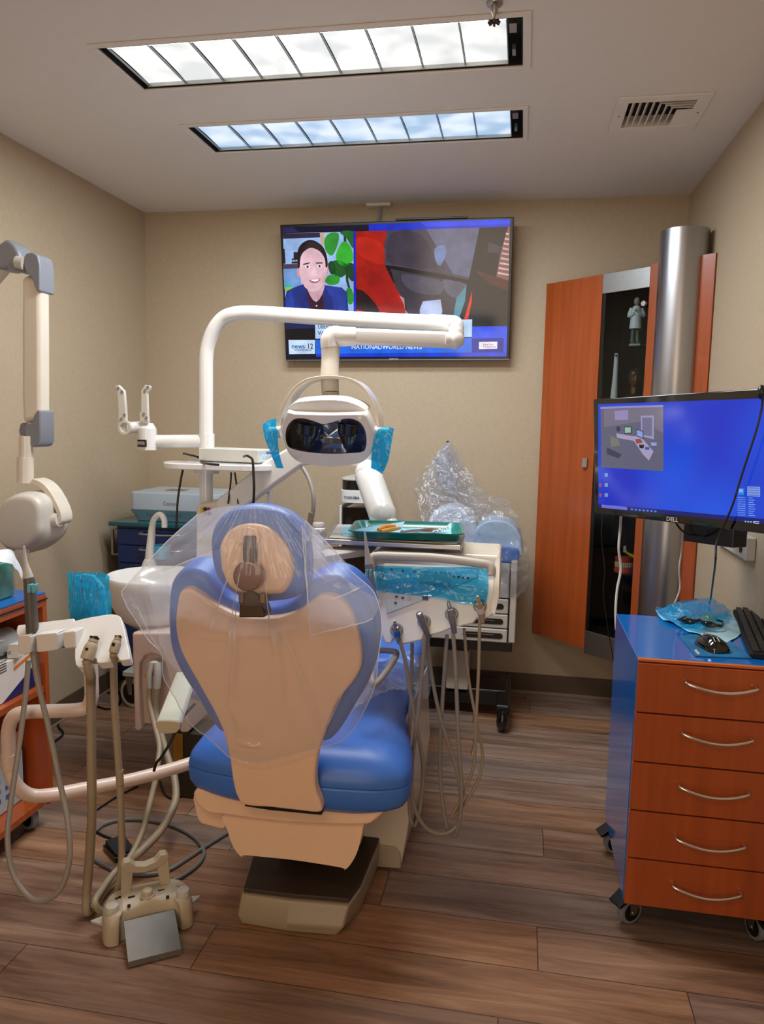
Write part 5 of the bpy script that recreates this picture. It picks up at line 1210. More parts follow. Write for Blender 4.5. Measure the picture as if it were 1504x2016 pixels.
cable('black_cable', [P(362, 893, Y=2.74), P(390, 900, Z=stz+.004), P(400, 911, Z=stz+.004), P(430, 915, Z=stz+.004)], .0045, M_CABLEB, 'black cable lying on the small shelf in front of the camera box')
# ================================================================== CUSPIDOR UNIT
cu_ = thing('cuspidor_unit', (-1.15, 2.6, .3), 'white spittoon unit with a curved water spout left of the dental chair', 'spittoon')
c = P(310, 1135, Y=2.62)
lo = []
for (r, z) in [(.02, -.19), (.10, -.185), (.15, -.15), (.180, -.09), (.192, -.03), (.195, .0), (.19, .008), (.178, .004), (.165, -.03), (.13, -.07), (.06, -.09), (.01, -.095)]:
    lo.append([c+V((r*cos(a)*.98, r*sin(a)*.9, z)) for a in [2*pi*k/48 for k in range(48)]])
MB().loft(lo).build('bowl', M_WHITE, cu_, angle=60)
sp = [P(294, 1112, Y=2.82), P(297, 1070, Y=2.82), P(300, 1035, Y=2.82), P(305, 1020, Y=2.80), P(315, 1013, Y=2.78), P(323, 1022, Y=2.77), P(324, 1038, Y=2.77)]
MB().tube(sp, [.021, .0165, .013, .012, .0115, .0115, .0115], seg=18, n=6).build('water_spout', M_WHITE, cu_, angle=70)
MB().tube([sp[0]-V((0, 0, .10)), sp[0]-V((0, 0, .02)), sp[0].lerp(sp[1], .3)], [.05, .036, .019], seg=18).build('spout_base', M_WHITE, cu_, angle=70)
p = P(320, 1085, Y=2.84); MB().lathe(p, [(.001, -.03), (.03, -.03), (.034, .025), (.031, .025), (.028, -.025), (.001, -.025)]).build('cup', mat('cup_blue', (70, 180, 220), .3), cu_)
BY = 2.44
bd = [P(x, y, Y=BY) for x, y in K6b([(292, 470), (302, 900), (318, 1422), (380, 1422), (376, 1345), (352, 960), (362, 770), (410, 695), (480, 668), (560, 690), (610, 760), (640, 900), (680, 1060), (760, 1440), (840, 1440), (840, 470)])]
MB().prism(bd, (0, .22, 0)).build('body', M_PINK, cu_, bevel=.008)
MB().prism([P(x, y, Y=BY+.03) for x, y in K6b([(340, 660), (350, 1345), (700, 1345), (640, 660)])], (0, .17, 0)).build('recess_panel', M_PINK, cu_)
c2 = P(*K6b([(512, 812)])[0], Y=BY+.0)
MB().lathe(c2, [(.001, -.012), (.024, -.012), (.027, -.008), (.027, .03), (.001, .03)], axis=(0, 1, 0), seg=32).build('valve_disc', M_LGREY, cu_)
MB().cyl(c2-V((0, .016, 0)), c2-V((0, .012, 0)), .003).build('valve_screw', M_STEEL, cu_)
p = K6b([(407, 893), (433, 855), (435, 893)]); MB().prism([P(x, y, Y=BY-.001+.03) for x, y in p], (0, -.001, 0)).build('warning_label', M_YELLOW, cu_)
# column that carries unit, pole and arms
colx = P(407, 1010, Y=PY).x
MB().prism([P(x, y, Y=2.80) for x, y in [(386, 1040), (384, 1000), (392, 990), (430, 985), (445, 990), (450, 1040), (455, 1250), (380, 1250)]], (0, .14, 0)).build('column_head', M_CREAM, cu_, bevel=.012, seg=4)
MB().box(colx-.06, colx+.10, 2.66, 2.90, .30, P(400, 1240, Y=2.8).z+.02).build('column', M_CREAM, cu_, bevel=.01)
MB().box(-1.05, -.40, 2.70, 2.82, .0, .34).build('floor_frame', M_CREAM, cu_, bevel=.02)
q = MB(); s1_ = MB()
for (x, y, m_) in [(397, 1003, 'y'), (397, 1012, 'y'), (404, 1002, 'k'), (411, 1003, 'r'), (404, 1010, 'r'), (412, 1011, 'k')]:
    cc_ = P(x, y, Y=2.797); q.cyl(cc_, cc_-V((0, .002, 0)), .0075, seg=14, mt={'y': M_YELLOW, 'k': M_BLACK, 'r': mat('sticker_red', (150, 40, 30), .5)}[m_])
q.build('round_stickers', parent=cu_)
# hose behind the light : saliva ejector and tube
t = thing('suction_wand', P(612, 1030, Y=2.9), 'cream ribbed suction wand on a curved grey hose behind the lamp', 'suction wand')
MB().tube([P(592, 915, Y=2.95), P(607, 940, Y=2.93), P(616, 970, Y=2.91), P(617, 1000, Y=2.9), P(614, 1018, Y=2.9)], .0085, seg=12).build('hose', M_HOSE, t)
MB().tube([P(614, 1008, Y=2.9), P(611, 1025, Y=2.9), P(606, 1050, Y=2.9)], [.0125, .013, .010], seg=14, rib=.06, pitch=.008).build('grip', M_HOSEB, t)
t = thing('saliva_tube', P(528, 1000, Y=2.9), 'thin white tube with a steel band standing behind the headrest', 'tube')
MB().tube([P(527, 1010, Y=2.9), P(529, 990, Y=2.9), P(531, 955, Y=2.9)], [.0085, .008, .006], seg=12).build('tube', M_WHITE, t)
MB().tube([P(529, 972, Y=2.9), P(529, 968, Y=2.9)], .0078, seg=12, smooth=False).build('band', M_STEEL, t)
# ================================================================== ASSISTANT ARM (left foreground)
K5 = crop(0, 1050, 3.536); K8b = crop(0, 1040, 5.304)
ah = thing('assistant_holder', (-1.0, 1.85, .8), 'white instrument holder on a bent tube arm at the left of the chair', 'instrument holder')
AP = V((-1.0, 1.80, .80)); AN = V((.05, -.66, .75)).normalized()
def asn(pts, off=0): return [PL(x, y, AP+AN*off, AN) for x, y in K8b(pts)]
MB().prism(catmull(asn([(770, 1010), (800, 960), (1110, 900), (1220, 905), (1270, 950), (1310, 1120), (1355, 1340), (1330, 1372), (1250, 1378), (1225, 1340), (1160, 1345), (1150, 1392), (1020, 1405), (1000, 1360), (890, 1372), (885, 1440), (790, 1425), (780, 1200)]), 3, True), -AN*.03).build('holder_plate', M_WHITE, ah, bevel=.005)
def fr_(pts, Y, d, name, bev=.006):
    return MB().prism([P(x, y, Y=Y) for x, y in K8b(pts)], (0, d, 0)).build(name, M_WHITE, ah, bevel=bev)
MB().prism(catmull(asn([(180, 1020), (260, 1000), (700, 945), (780, 955), (780, 1110), (640, 1100), (500, 1110), (200, 1140)]), 3, True), -AN*.022).build('side_bar', M_WHITE, ah, bevel=.005)
fy_ = asn([(250, 1130)])[0].y-.012
fr_([(180, 1125), (300, 1115), (320, 1130), (320, 1300), (250, 1325), (190, 1310)], fy_, .045, 'clip_block')
fr_([(372, 1110), (585, 1092), (600, 1110), (600, 1270), (480, 1290), (385, 1295)], fy_, .045, 'clip_block')
fr_([(655, 1085), (780, 1070), (790, 1250), (680, 1262), (655, 1230)], fy_, .045, 'clip_block')
MB().prism([P(x, y, Y=fy_+.03) for x, y in K8b([(300, 1190), (700, 1160), (700, 1245), (300, 1290)])], (0, .03, 0)).build('rear_rail', M_BLACK, ah, bevel=.003)
armp = [(178, 1300, 1.90), (180, 1345, 1.90), (180, 1372, 1.90), (172, 1391, 1.90), (150, 1398, 1.89), (100, 1400, 1.87), (52, 1402, 1.85), (28, 1410, 1.84), (17, 1435, 1.84), (16, 1470, 1.84), (18, 1510, 1.84)]
MB().tube([P(x, y, Y=Y) for x, y, Y in armp], .0195, seg=22, n=6).build('upper_tube', M_PINK, ah, angle=70)
MB().tube([P(17, 1485, Y=1.84), P(19, 1513, Y=1.84)], .0225, seg=22, smooth=False).build('tube_collar', M_PINK, ah)
armp = [(18, 1508, 1.84), (24, 1532, 1.84), (38, 1553, 1.85), (62, 1566, 1.87), (100, 1565, 1.90), (170, 1552, 1.97), (255, 1536, 2.05), (345, 1512, 2.14), (410, 1490, 2.22)]
MB().tube([P(x, y, Y=Y) for x, y, Y in armp], .0195, seg=22, n=6).build('lower_tube', M_PINK, ah, angle=70)
pn = asn([(790, 980)])[0]
PDY = P(180, 1225, Y=1.93).y
MB().prism([P(x, y, Y=1.95) for x, y in K8b([(755, 500), (870, 480), (965, 495), (1075, 620), (1105, 900), (1100, 985), (760, 1005), (740, 820)])], (0, .016, 0)).build('keypad', M_PRINTER, ah, bevel=.004)
q = MB()
for (x, y) in [(855, 550), (930, 550), (850, 640), (930, 640)]:
    q.prism([P(a_, b_, Y=1.949) for a_, b_ in K8b(ell(x, y, 16, 12, 14))], (0, -.001, 0))
q.prism([P(a_, b_, Y=1.949) for a_, b_ in K8b([(985, 680), (1050, 680), (1052, 735), (988, 735)])], (0, -.001, 0))
q.build('keypad_symbols', mat('symbol_navy', (34, 56, 96), .4), ah)
f5 = lambda x, y: P(*K8b([(x, y)])[0], Y=1.932)
g = coons([f5(700, 455), f5(900, 460), f5(1060, 458), f5(1150, 500)], [f5(735, 1000), f5(800, 1018), f5(1000, 1000), f5(1185, 985)], [f5(700, 455), f5(722, 720), f5(735, 1000)], [f5(1150, 500), f5(1170, 750), f5(1185, 985)], 40, 40)
for j, r in enumerate(g):
    for p in r: p += V((0, -1, 0))*(.009*max(0, 1-abs(noise.noise(V((p.x*28, 3, p.z*6))))*3)**2+.002*noise.noise(p*50)+.02*max(0, (j/40-.85))*6*.3)
tag(sheet(MB(), g).build('barrier_film', M_BFILM, angle=180), 'square blue barrier film over the keypad of the left instrument holder', 'barrier film')
# big syringe in the left clip
sy = lambda x, y, Y=1.785: P(*K8b([(x, y)])[0], Y=Y)
t = thing('air_syringe', sy(335, 1110), 'dark grey air and water syringe with pale tip in the left instrument holder', 'dental syringe')
MB().tube([sy(338, 1110), sy(335, 1000), sy(325, 850), sy(318, 700), sy(308, 570), sy(298, 515)], [.0155, .0165, .0162, .0158, .015, .0135], seg=20, n=5).build('body', mat('syringe_grey', (92, 88, 84), .35), t, angle=70)
MB().tube([sy(298, 518), sy(290, 470), sy(272, 380), sy(258, 280), sy(250, 185)], [.0135, .011, .0062, .0042, .003], seg=16, n=5).build('nozzle', M_LGREY, t, angle=70)
q = MB()
for (x0, x1) in ((278, 318), (324, 366)): q.prism([sy(x, y, 1.765) for x, y in [(x0, 590), (x1, 585), (x1-3, 665), (x1-14, 680), (x0+8, 680), (x0+2, 660)]], (0, .015, 0))
q.build('buttons', mat('aqua_button', (110, 190, 200), .3), t, bevel=.003)
MB().tube([sy(345, 1135), sy(348, 1200), sy(350, 1280)], [.012, .012, .010], seg=16).build('connector', M_LGREY, t)
MB().tube([sy(350, 1280), sy(370, 1420), sy(395, 1600)], [.010, .0095, .008], seg=12).build('strain_relief', M_HOSE, t)
hz = [P(*q_, Y=Y) for q_, Y in [((66, 1282), 1.785), ((76, 1350), 1.77), ((95, 1430), 1.74), ((118, 1540), 1.70), ((134, 1620), 1.66), ((137, 1690), 1.64), ((122, 1745), 1.63), ((92, 1772), 1.63), ((60, 1768), 1.64), ((28, 1725), 1.66), ((15, 1660), 1.68), ((20, 1590), 1.71), ((36, 1480), 1.76), ((50, 1370), 1.80), ((56, 1300), 1.82)]]
MB().tube(hz, .0072, seg=12, n=6).build('hose', M_HOSE, t, angle=70)
# suction hoses
K2 = crop(0, 1500, 3.133)
def suction(lab, tip, hpts, r, hr, tipm, e2):
    t = thing('suction_hose', hpts[0], lab, 'suction hose')
    a_, b_ = tip
    u = lambda f: a_.lerp(b_, f)
    MB().tube([u(0), u(.25), u(.62), u(.8), u(1.0)], [hr*1.0, hr*1.06, hr*1.0, hr*.78, hr*.72], seg=20, n=4).build('handpiece', M_BEIGE, t, angle=70)
    MB().tube([u(.80), u(.9), u(1.0), u(1.06)], [hr*.8, hr*.68, hr*.78, hr*.80], seg=18, smooth=False).build('tip_socket', tipm, t)
    d_ = (b_-a_).normalized(); MB().ball(u(1.061), hr*.52, 12, 8, sc=(1, 1, .3)).build('opening', M_BLACKM, t)
    q = MB(); c = u(.42)+V((0, -hr*1.0, .0)); q.prism([c+V((-.006, 0, -.008)), c+V((.006, 0, -.010)), c+V((.004, 0, .012)), c+V((-.003, 0, .012))], (0, .004, 0)); q.build('slider', M_BLACK, t, bevel=.001)
    MB().tube(hpts, r, seg=14, n=10, rib=.11, pitch=.007).build('corrugated_hose', M_HOSEB, t, angle=180)
    MB().tube(e2, r*1.15, seg=14, smooth=False).build('elbow', M_LGREY, t)
k2 = lambda x, y, Y: P(*K2([(x, y)])[0], Y=Y)
k5 = lambda x, y, Y: P(*K5([(x, y)])[0], Y=Y)
def fl_(x, y, z): return P(*K2([(x, y)])[0], Z=z)
h1 = [asn([(905, 1372)], .012)[0], P(178, 1330, Y=asn([(905, 1372)], .0)[0].y), k5(632, 1050, 1.78), k5(634, 1300, 1.79), k5(636, 1600, 1.79), k5(640, 1850, 1.79), k2(566, 120, 1.79), k2(566, 350, 1.79), k2(552, 600, 1.79), k2(536, 800, 1.79), fl_(536, 925, .018), fl_(585, 880, .016), fl_(655, 770, .03), fl_(760, 650, .05), k2(860, 560, 1.98), k2(985, 430, 2.08), k2(1060, 300, 2.16), k2(1085, 200, 2.22), k2(1068, 60, 2.28), k5(1180, 1600, 2.30), k5(1120, 1400, 2.36), k5(1085, 1250, 2.40), k5(1092, 1070, 2.41)]
suction('thicker corrugated suction hose with a black nozzle ring in the left instrument holder', (asn([(905, 1370)], .014)[0], asn([(985, 1150)], .032)[0]), h1, .0118, .0165, M_BLACK, [k5(1092, 1075, 2.41), k5(1098, 980, 2.41), k5(1095, 900, 2.42)])
h2 = [asn([(1185, 1302)], .012)[0], k5(792, 1050, 1.80), k5(800, 1250, 1.81), k5(818, 1500, 1.81), k5(835, 1750, 1.81), k2(738, 50, 1.81), k2(745, 300, 1.81), k2(752, 560, 1.81), k2(738, 720, 1.81), fl_(705, 860, .03), fl_(635, 925, .014), fl_(585, 870, .045), fl_(620, 800, .05), fl_(700, 690, .05), k2(800, 590, 1.96), k2(880, 420, 2.06), k2(930, 230, 2.14), k2(965, 80, 2.2), k5(1095, 1620, 2.24), k5(1110, 1480, 2.30), k5(1075, 1330, 2.36), k5(1040, 1180, 2.40), k5(1042, 1070, 2.41)]
suction('thinner corrugated suction hose with a brass tip in the left instrument holder', (asn([(1185, 1300)], .014)[0], asn([(1235, 1135)], .030)[0]), h2, .0092, .0125, mat('brass', (150, 120, 70), .3, metal=1), [k5(1042, 1075, 2.41), k5(1040, 980, 2.41), k5(1062, 900, 2.42)])
# pump block with yellow label
p0 = P(338, 1440, Y=2.46); p1 = P(372, 1530, Y=2.46)
t = thing('pump_block', (p0.x+.03, 2.5, 0), 'dark pump block with a yellow warning label below the spittoon', 'pump')
MB().box(p0.x, p1.x+.06, 2.46, 2.60, .001, p0.z).build('case', mat('olive_dark', (52, 48, 36), .5), t, bevel=.006)
c = P(350, 1470, Y=2.459); MB().box(c.x-.018, c.x+.02, 2.457, 2.4595, c.z-.07, c.z+.05).build('label', mat('label_ochre', (176, 128, 30), .5), t)
# ================================================================== FOOT CONTROL
fo_ = V((-.945, 1.775, 0)); fa = radians(34)
T_ = Matrix.Translation(fo_) @ Matrix.Rotation(fa, 4, 'Z')
t = thing('foot_control', fo_, 'beige foot control with a steel pedal plate and carrying handle on the floor', 'foot control')
def local(pts, z): return [(x, y, z) for x, y in pts]
bo = [(-.112, -.035), (-.118, .01), (-.10, .05), (-.06, .066), (0, .07), (.06, .066), (.10, .05), (.118, .01), (.112, -.035), (.082, -.045), (.070, -.028), (0, -.018), (-.070, -.028), (-.082, -.045)]
q = MB(); q.T = T_; bo_ = catmull([V((x, y, 0)) for x, y in bo], 4, True)
q.loft([[V((p.x*s_, p.y*s_+sh, z+dz*(p.y > -.02))) for p in bo_] for s_, sh, z, dz in [(1, 0, .002, 0), (.99, .0, .05, 0), (.95, .004, .074, .006), (.88, .008, .080, .008)]]); q.build('body', M_BEIGE, t, angle=50)
M_SATIN = mat('satin_steel', (120, 117, 112), .5, metal=.8, noise_amt=.06, noise_scale=30)
q = MB(); q.T = T_; q.prism([(-.066, -.028, .052), (.066, -.028, .052), (.066, -.14, .014), (-.066, -.14, .014)], (0, 0, .004)); q.prism([(-.066, -.14, .018), (.066, -.14, .018), (.066, -.143, .004), (-.066, -.143, .004)], (0, .002, 0)); q.build('pedal_plate', M_SATIN, t, bevel=.001)
q = MB(); q.T = T_; q.prism([(-.062, -.03, .048), (.062, -.03, .048), (.062, -.137, .012), (-.062, -.137, .012)], (0, 0, -.010)); q.build('pedal_base', M_BLACK, t)
for x, y, r in [(-.092, -.008, .0185), (.092, -.008, .0185)]:
    q = MB(); q.T = T_; q.lathe((x, y, .078), [(.001, 0), (r, 0), (r, .010), (r*.86, .017), (.001, .019)]); q.build('side_button', M_LGREY, t)
q = MB(); q.T = T_; q.lathe((0, .01, .086), [(.001, 0), (.019, 0), (.018, .006), (.015, .007), (.014, .018), (.011, .021), (.001, .022)]); q.build('joystick', M_BEIGE, t)
q = MB(); q.T = T_
for x, y in [(-.05, -.012), (.05, -.012), (-.078, .03), (.078, .03), (-.07, .034), (.084, .022)]: q.cyl((x, y, .083), (x, y, .0875), .0045, seg=12)
for x in (-.04, .038): q.box(x-.009, x+.009, .022, .026, .083, .0875)
q.build('symbols', M_BLACK, t)
q = MB(); q.T = T_
hout = [(-.062, .055), (-.050, .058)]
def slab(xa, xb): return [(xa, .048, .075), (xb, .048, .075), (xb, .064, .075), (xa, .064, .075)]
q.loft([[V(p) for p in [(-.066, .040, .075), (-.040, .046, .075), (-.040, .060, .075), (-.066, .056, .075)]], [V(p) for p in [(-.062, .046, .165), (-.030, .052, .150), (-.030, .072, .150), (-.062, .066, .165)]]])
q.loft([[V(p) for p in [(.040, .046, .075), (.066, .040, .075), (.066, .056, .075), (.040, .060, .075)]], [V(p) for p in [(.030, .052, .150), (.062, .046, .165), (.062, .066, .165), (.030, .072, .150)]]])
hb = [(-.064, .165), (-.056, .176), (-.040, .176), (-.026, .160), (0, .154), (.026, .160), (.040, .176), (.056, .176), (.064, .165), (.050, .146), (.025, .138), (0, .134), (-.025, .138), (-.050, .146)]
q.prism([(x, .045, z) for x, z in hb], (0, .028, .0)); q.build('carrying_handle', M_BEIGE, t, bevel=.003)
q = MB(); q.T = T_
for s_ in (-1, 1): q.prism([(s_*.095, .045, .035), (s_*.145, .03, .035), (s_*.115, .0, .035)], (0, 0, .006))
q.build('side_ears', M_LGREY, t, bevel=.001)
# second small pedal
c = fl_(740, 560, 0)
t = thing('foot_pedal', c, 'small black foot pedal lying behind the hoses on the floor', 'foot pedal')
q = MB(); q.T = Matrix.Translation(c) @ Matrix.Rotation(radians(-38), 4, 'Z'); q.box(-.05, .05, -.035, .035, .001, .018); q.build('base', M_BLACK, t, bevel=.003)
q = MB(); q.T = Matrix.Translation(c) @ Matrix.Rotation(radians(-38), 4, 'Z'); q.prism([(-.042, -.03, .019), (.045, -.03, .019), (.045, -.03, .024), (-.042, -.03, .034)], (0, .06, 0)); q.build('treadle', M_BLACKM, t, bevel=.002)
fz = lambda x, y, z=.004: fl_(x, y, z)
cable('black_cable', [fz(590, 430), fz(640, 455), fz(690, 475), fz(705, 490, .012)], .004, M_CABLEB, 'short black cable leading into the small black foot pedal')
cable('grey_cable', [fz(590, 425, .008), fz(640, 385, .008), fz(740, 357, .008), fz(880, 355, .008), fz(1040, 385, .008), fz(1180, 450, .008), fz(1255, 540, .008), fz(1230, 620, .008), fz(1130, 700, .008), fz(1050, 735, .008), fz(960, 760, .012)], .0062, mat('cable_grey', (112, 112, 110), .45), 'grey cable making a wide loop on the floor behind the foot control')
cable('grey_cable', [fz(580, 598, .007), fz(650, 640, .007), fz(740, 680, .007), fz(900, 695, .007), fz(1030, 670, .007), fz(1150, 600, .007), fz(1270, 520, .007), fz(1400, 440, .007), fz(1480, 400, .007)], .0062, mat('cable_grey', (112, 112, 110), .45), 'grey cable running from under the dental chair to the foot control')
cable('black_cable', [fz(595, 298, .004), fz(720, 215, .004), fz(850, 150, .004)], .0034, M_CABLEB, 'black cable on the floor behind the two suction hoses')
cable('black_cable', [P(383, 1386, Y=2.1), P(370, 1400, Y=2.05), P(355, 1420, Y=2.0), P(336, 1460, Y=1.98), P(318, 1490, Y=1.97), P(308, 1502, Y=1.97), P(303, 1518, Y=1.97)], .0042, M_CABLEB, 'black cable passing under the grey armrest of the dental chair')
cable('black_cable', [fz(985, 120, .004), fz(1010, 190, .004), fz(1060, 225, .004), fz(1140, 205, .004), fz(1210, 185, .004)], .0042, M_CABLEB, 'black cable on the floor under the left edge of the dental chair')
f5_ = lambda x, y, z=.005: P(*K5([(x, y)])[0], Z=z)
cable('black_cable', [f5_(430, 1290), f5_(405, 1340), f5_(440, 1395), f5_(380, 1450), f5_(285, 1525)], .0045, M_CABLEB, 'kinked black cable on the floor beside the orange shelf cart')
cable('black_cable', [f5_(870, 1080), f5_(820, 1110), f5_(760, 1110), f5_(725, 1090), f5_(780, 1075), f5_(825, 1105), f5_(838, 1160), f5_(810, 1210), f5_(740, 1222), f5_(680, 1205)], .005, M_CABLEB, 'coiled black cable on the floor in front of the left baseboard')
# ================================================================== X-RAY UNIT
xr_ = thing('x_ray_unit', (-1.99, 2.6, 1.9), 'wall mounted dental x-ray unit with a cream folding arm and head on the left wall', 'x-ray machine')
XY = 2.45; XX = lambda x, y, Y=XY: P(*K1([(x, y)])[0], Y=Y)
arm = [XX(x, y) for x, y in [(122, 310), (160, 300), (232, 330), (234, 700), (236, 1150), (128, 1165), (120, 1000), (119, 600)]]
MB().prism(arm, (0, .065, 0)).build('lower_arm', M_CREAM, xr_, bevel=.018, seg=5)
MB().prism([XX(x, y, XY-.008) for x, y in [(135, 200), (150, 172), (190, 166), (220, 185), (232, 240), (233, 395), (215, 398), (200, 370), (185, 320), (150, 285), (138, 250)]], (0, .085, 0)).build('upper_joint_cover', M_GREYP, xr_, bevel=.012, seg=4)
MB().prism(catmull([XX(x, y, XY-.01) for x, y in [(-40, 160), (0, 110), (45, 92), (90, 130), (118, 200), (112, 260), (80, 275), (45, 262), (20, 268), (-40, 250)]], 3, True), (0, .09, 0)).build('elbow_cover', M_GREYP, xr_, bevel=.014, seg=4)
MB().tube([XX(100, 225), XX(145, 235)], .022, seg=14, smooth=False).build('elbow_link', M_LGREY, xr_)
MB().tube([XX(20, 240, XY+.03), XX(-100, 380, XY+.03), V((-1.94, XY-.05, XX(-100, 380).z-.10))], .032, seg=18, smooth=False).build('upper_arm', M_CREAM, xr_, bevel=.004)
zq = XX(-100, 380).z-.14
MB().box(-2.001, -1.965, XY-.13, XY+.05, zq-.10, zq+.16).build('wall_plate', M_LGREY, xr_, bevel=.006)
MB().prism([XX(x, y, XY-.008) for x, y in [(150, 1165), (185, 1160), (195, 1120), (215, 1086), (235, 1090), (237, 1270), (225, 1300), (195, 1308), (165, 1285), (145, 1235), (140, 1195)]], (0, .085, 0)).build('lower_joint_cover', M_GREYP, xr_, bevel=.012, seg=4)
MB().prism([XX(x, y, XY+.03) for x, y in [(105, 1210), (115, 1165), (150, 1160), (150, 1240), (120, 1275)]], (0, .05, 0)).build('joint_cover_rear', M_GREYP, xr_, bevel=.008)
MB().tube([XX(152, 1240), XX(152, 1370)], .024, seg=20, smooth=False).build('neck', M_CREAM, xr_)
MB().tube([XX(148, 1366), XX(148, 1512)], .0285, seg=22, smooth=False).build('sleeve', M_CREAM, xr_)
KX = crop(0, 780, 5.04); xk = lambda x, y, Y=XY: P(*KX([(x, y)])[0], Y=Y)
yo = [(318, 818), (380, 840), (440, 880), (500, 950), (545, 1030), (585, 1110), (606, 1180), (606, 1250), (570, 1285)]
yi = [(300, 868), (350, 880), (400, 915), (455, 980), (500, 1050), (540, 1120), (570, 1190), (560, 1230), (540, 1262)]
lo = []
for (a_, b_) in zip(catmull([xk(x, y, XY-.01) for x, y in yo], 4), catmull([xk(x, y, XY-.01) for x, y in yi], 4)): lo.append([a_, a_+V((0, .07, 0)), b_+V((0, .07, 0)), b_])
MB().loft(lo).build('yoke', M_CREAM, xr_, bevel=.006)
MB().tube([xk(470, 1225), xk(540, 1228), xk(590, 1225)], [.028, .028, .025], seg=20, smooth=False).build('tilt_knob', M_IVORY, xr_)
hd_ = [(18, 1350), (28, 1200), (60, 1060), (130, 985), (230, 950), (330, 950), (420, 975), (478, 1035), (498, 1120), (495, 1250), (488, 1350), (445, 1440), (370, 1510), (280, 1560), (150, 1545), (60, 1500), (25, 1440)]
hx = catmull([xk(x, y, XY-.03) for x, y in hd_], 4, True); hc_ = sum(hx, V())/len(hx)
q = MB(); lo = []
for s_, dy in [(.70, -.062), (.80, -.060), (.86, -.052), (.90, -.03), (.95, -.012), (.99, .0), (1, .02), (1, .09), (.95, .12), (.6, .13)]: lo.append([hc_+V(((p.x-hc_.x)*s_+(.012 if dy < -.02 else 0), dy, (p.z-hc_.z)*s_+(.008 if dy < -.02 else 0))) for p in hx])
q.loft(lo); q.build('tube_head', M_IVORY, xr_, angle=80)
MB().tube([xk(215, 1475, XY-.05), xk(225, 1560, XY-.06), xk(200, 1705, XY-.06)], [.026, .024, .021], seg=20).build('aiming_cone', M_IVORY, xr_)
MB().ball(xk(38, 1162, XY-.03), .004).build('screw', M_BLACK, xr_)
# ================================================================== LEFT SHELF CART
sx1 = -1.515; sy1 = 2.21; sy0 = 1.15; sx0 = XL+.02
zt_ = P(82, 1168, X=sx1).z; zt_ = max(.74, min(.86, zt_))
sc_ = thing('shelf_cart', (-1.75, 1.7, 0), 'cherry wood open shelf cart with a blue top against the left wall', 'shelf cart')
zb0 = P(80, 1572, Y=sy1-.01).z-.01
MB().box(sx0, sx1-.002, sy0, sy1-.002, zt_-.006, zt_).build('blue_top', M_BLUE, sc_, bevel=.001)
MB().box(sx0, sx1, sy0, sy1, zt_-.045, zt_-.007).build('top_board', M_CHERRY, sc_, bevel=.001)
MB().box(sx1+.0005, sx1+.004, sy0, sy1, zt_-.024, zt_-.020).build('edge_line', M_BLACK, sc_)
MB().box(sx0, sx1, sy1-.022, sy1, zb0, zt_-.046).build('side_panel', M_CHERRY, sc_, bevel=.001)
MB().box(sx0, sx1, sy0, sy0+.022, zb0, zt_-.046).build('side_panel', M_CHERRY, sc_, bevel=.001)
MB().box(sx0, sx0+.012, sy0+.022, sy1-.022, zb0, zt_-.046).build('back_panel', M_CHERRY, sc_)
zs = P(40, 1378, X=sx1).z
for z in (zs, zb0+.03): MB().box(sx0+.012, sx1-.004, sy0+.023, sy1-.0225, z-.022, z).build('shelf', M_CHERRY, sc_, bevel=.001)
caster(sx1-.06, sy1-.05, sc_, r=.042, lever=False, ang=radians(70), top=zb0, mw=M_GREYP); caster(sx1-.06, sy0+.06, sc_, r=.042, lever=False, ang=radians(70), top=zb0)
# tissue box with clear sides
tp_ = P(28, 1178, Z=zt_); bx0, bx1 = -1.93, tp_.x; by1 = P(28, 1172, Z=zt_).y; by0 = by1-.24
bx1 = -1.60; p = P(26, 1172, Z=zt_)
t = thing('tissue_box', (bx1-.1, by1-.12, zt_), 'green patterned tissue box with a white tissue standing on the blue top', 'tissue box')
pr_ = P(28, 1173, X=None, Y=None, Z=zt_)
b0x, b1x, b0y, b1y = pr_.x-.13, pr_.x, pr_.y-.24, pr_.y; zh = P(28, 1105, Y=b1y).z
m_ = mat('green_pattern', (120, 170, 146), .6, noise_amt=.4, noise_scale=16)
MB().box(b0x, b1x, b0y, b1y, zt_+.002, zh).build('carton', m_, t, bevel=.002)

MB().box(b1x+.0005, b1x+.003, b0y, b1y+.003, zt_+.002, zh+.01).build('clear_case', M_CGLASS, t)
tg = coons([P(-30, 1095, Y=b1y-.1), P(0, 1083, Y=b1y-.08), P(20, 1083, Y=b1y-.05), P(34, 1098, Y=b1y-.02)], [P(-30, 1120, Y=b1y-.14), P(0, 1106, Y=b1y-.14), P(28, 1112, Y=b1y-.06), P(44, 1140, Y=b1y+.0)], [P(-30, 1095, Y=b1y-.1), P(-30, 1120, Y=b1y-.14)], [P(34, 1098, Y=b1y-.02), P(40, 1115, Y=b1y), P(44, 1140, Y=b1y)], 20, 14)
for r in tg:
    for p in r: p += V((noise.noise(p*20)*.008, noise.noise(p*24)*.014, noise.noise(p*30+V((3, 3, 3)))*.006))
sheet(MB(), tg).build('tissue', M_PAPERW, t, angle=180)
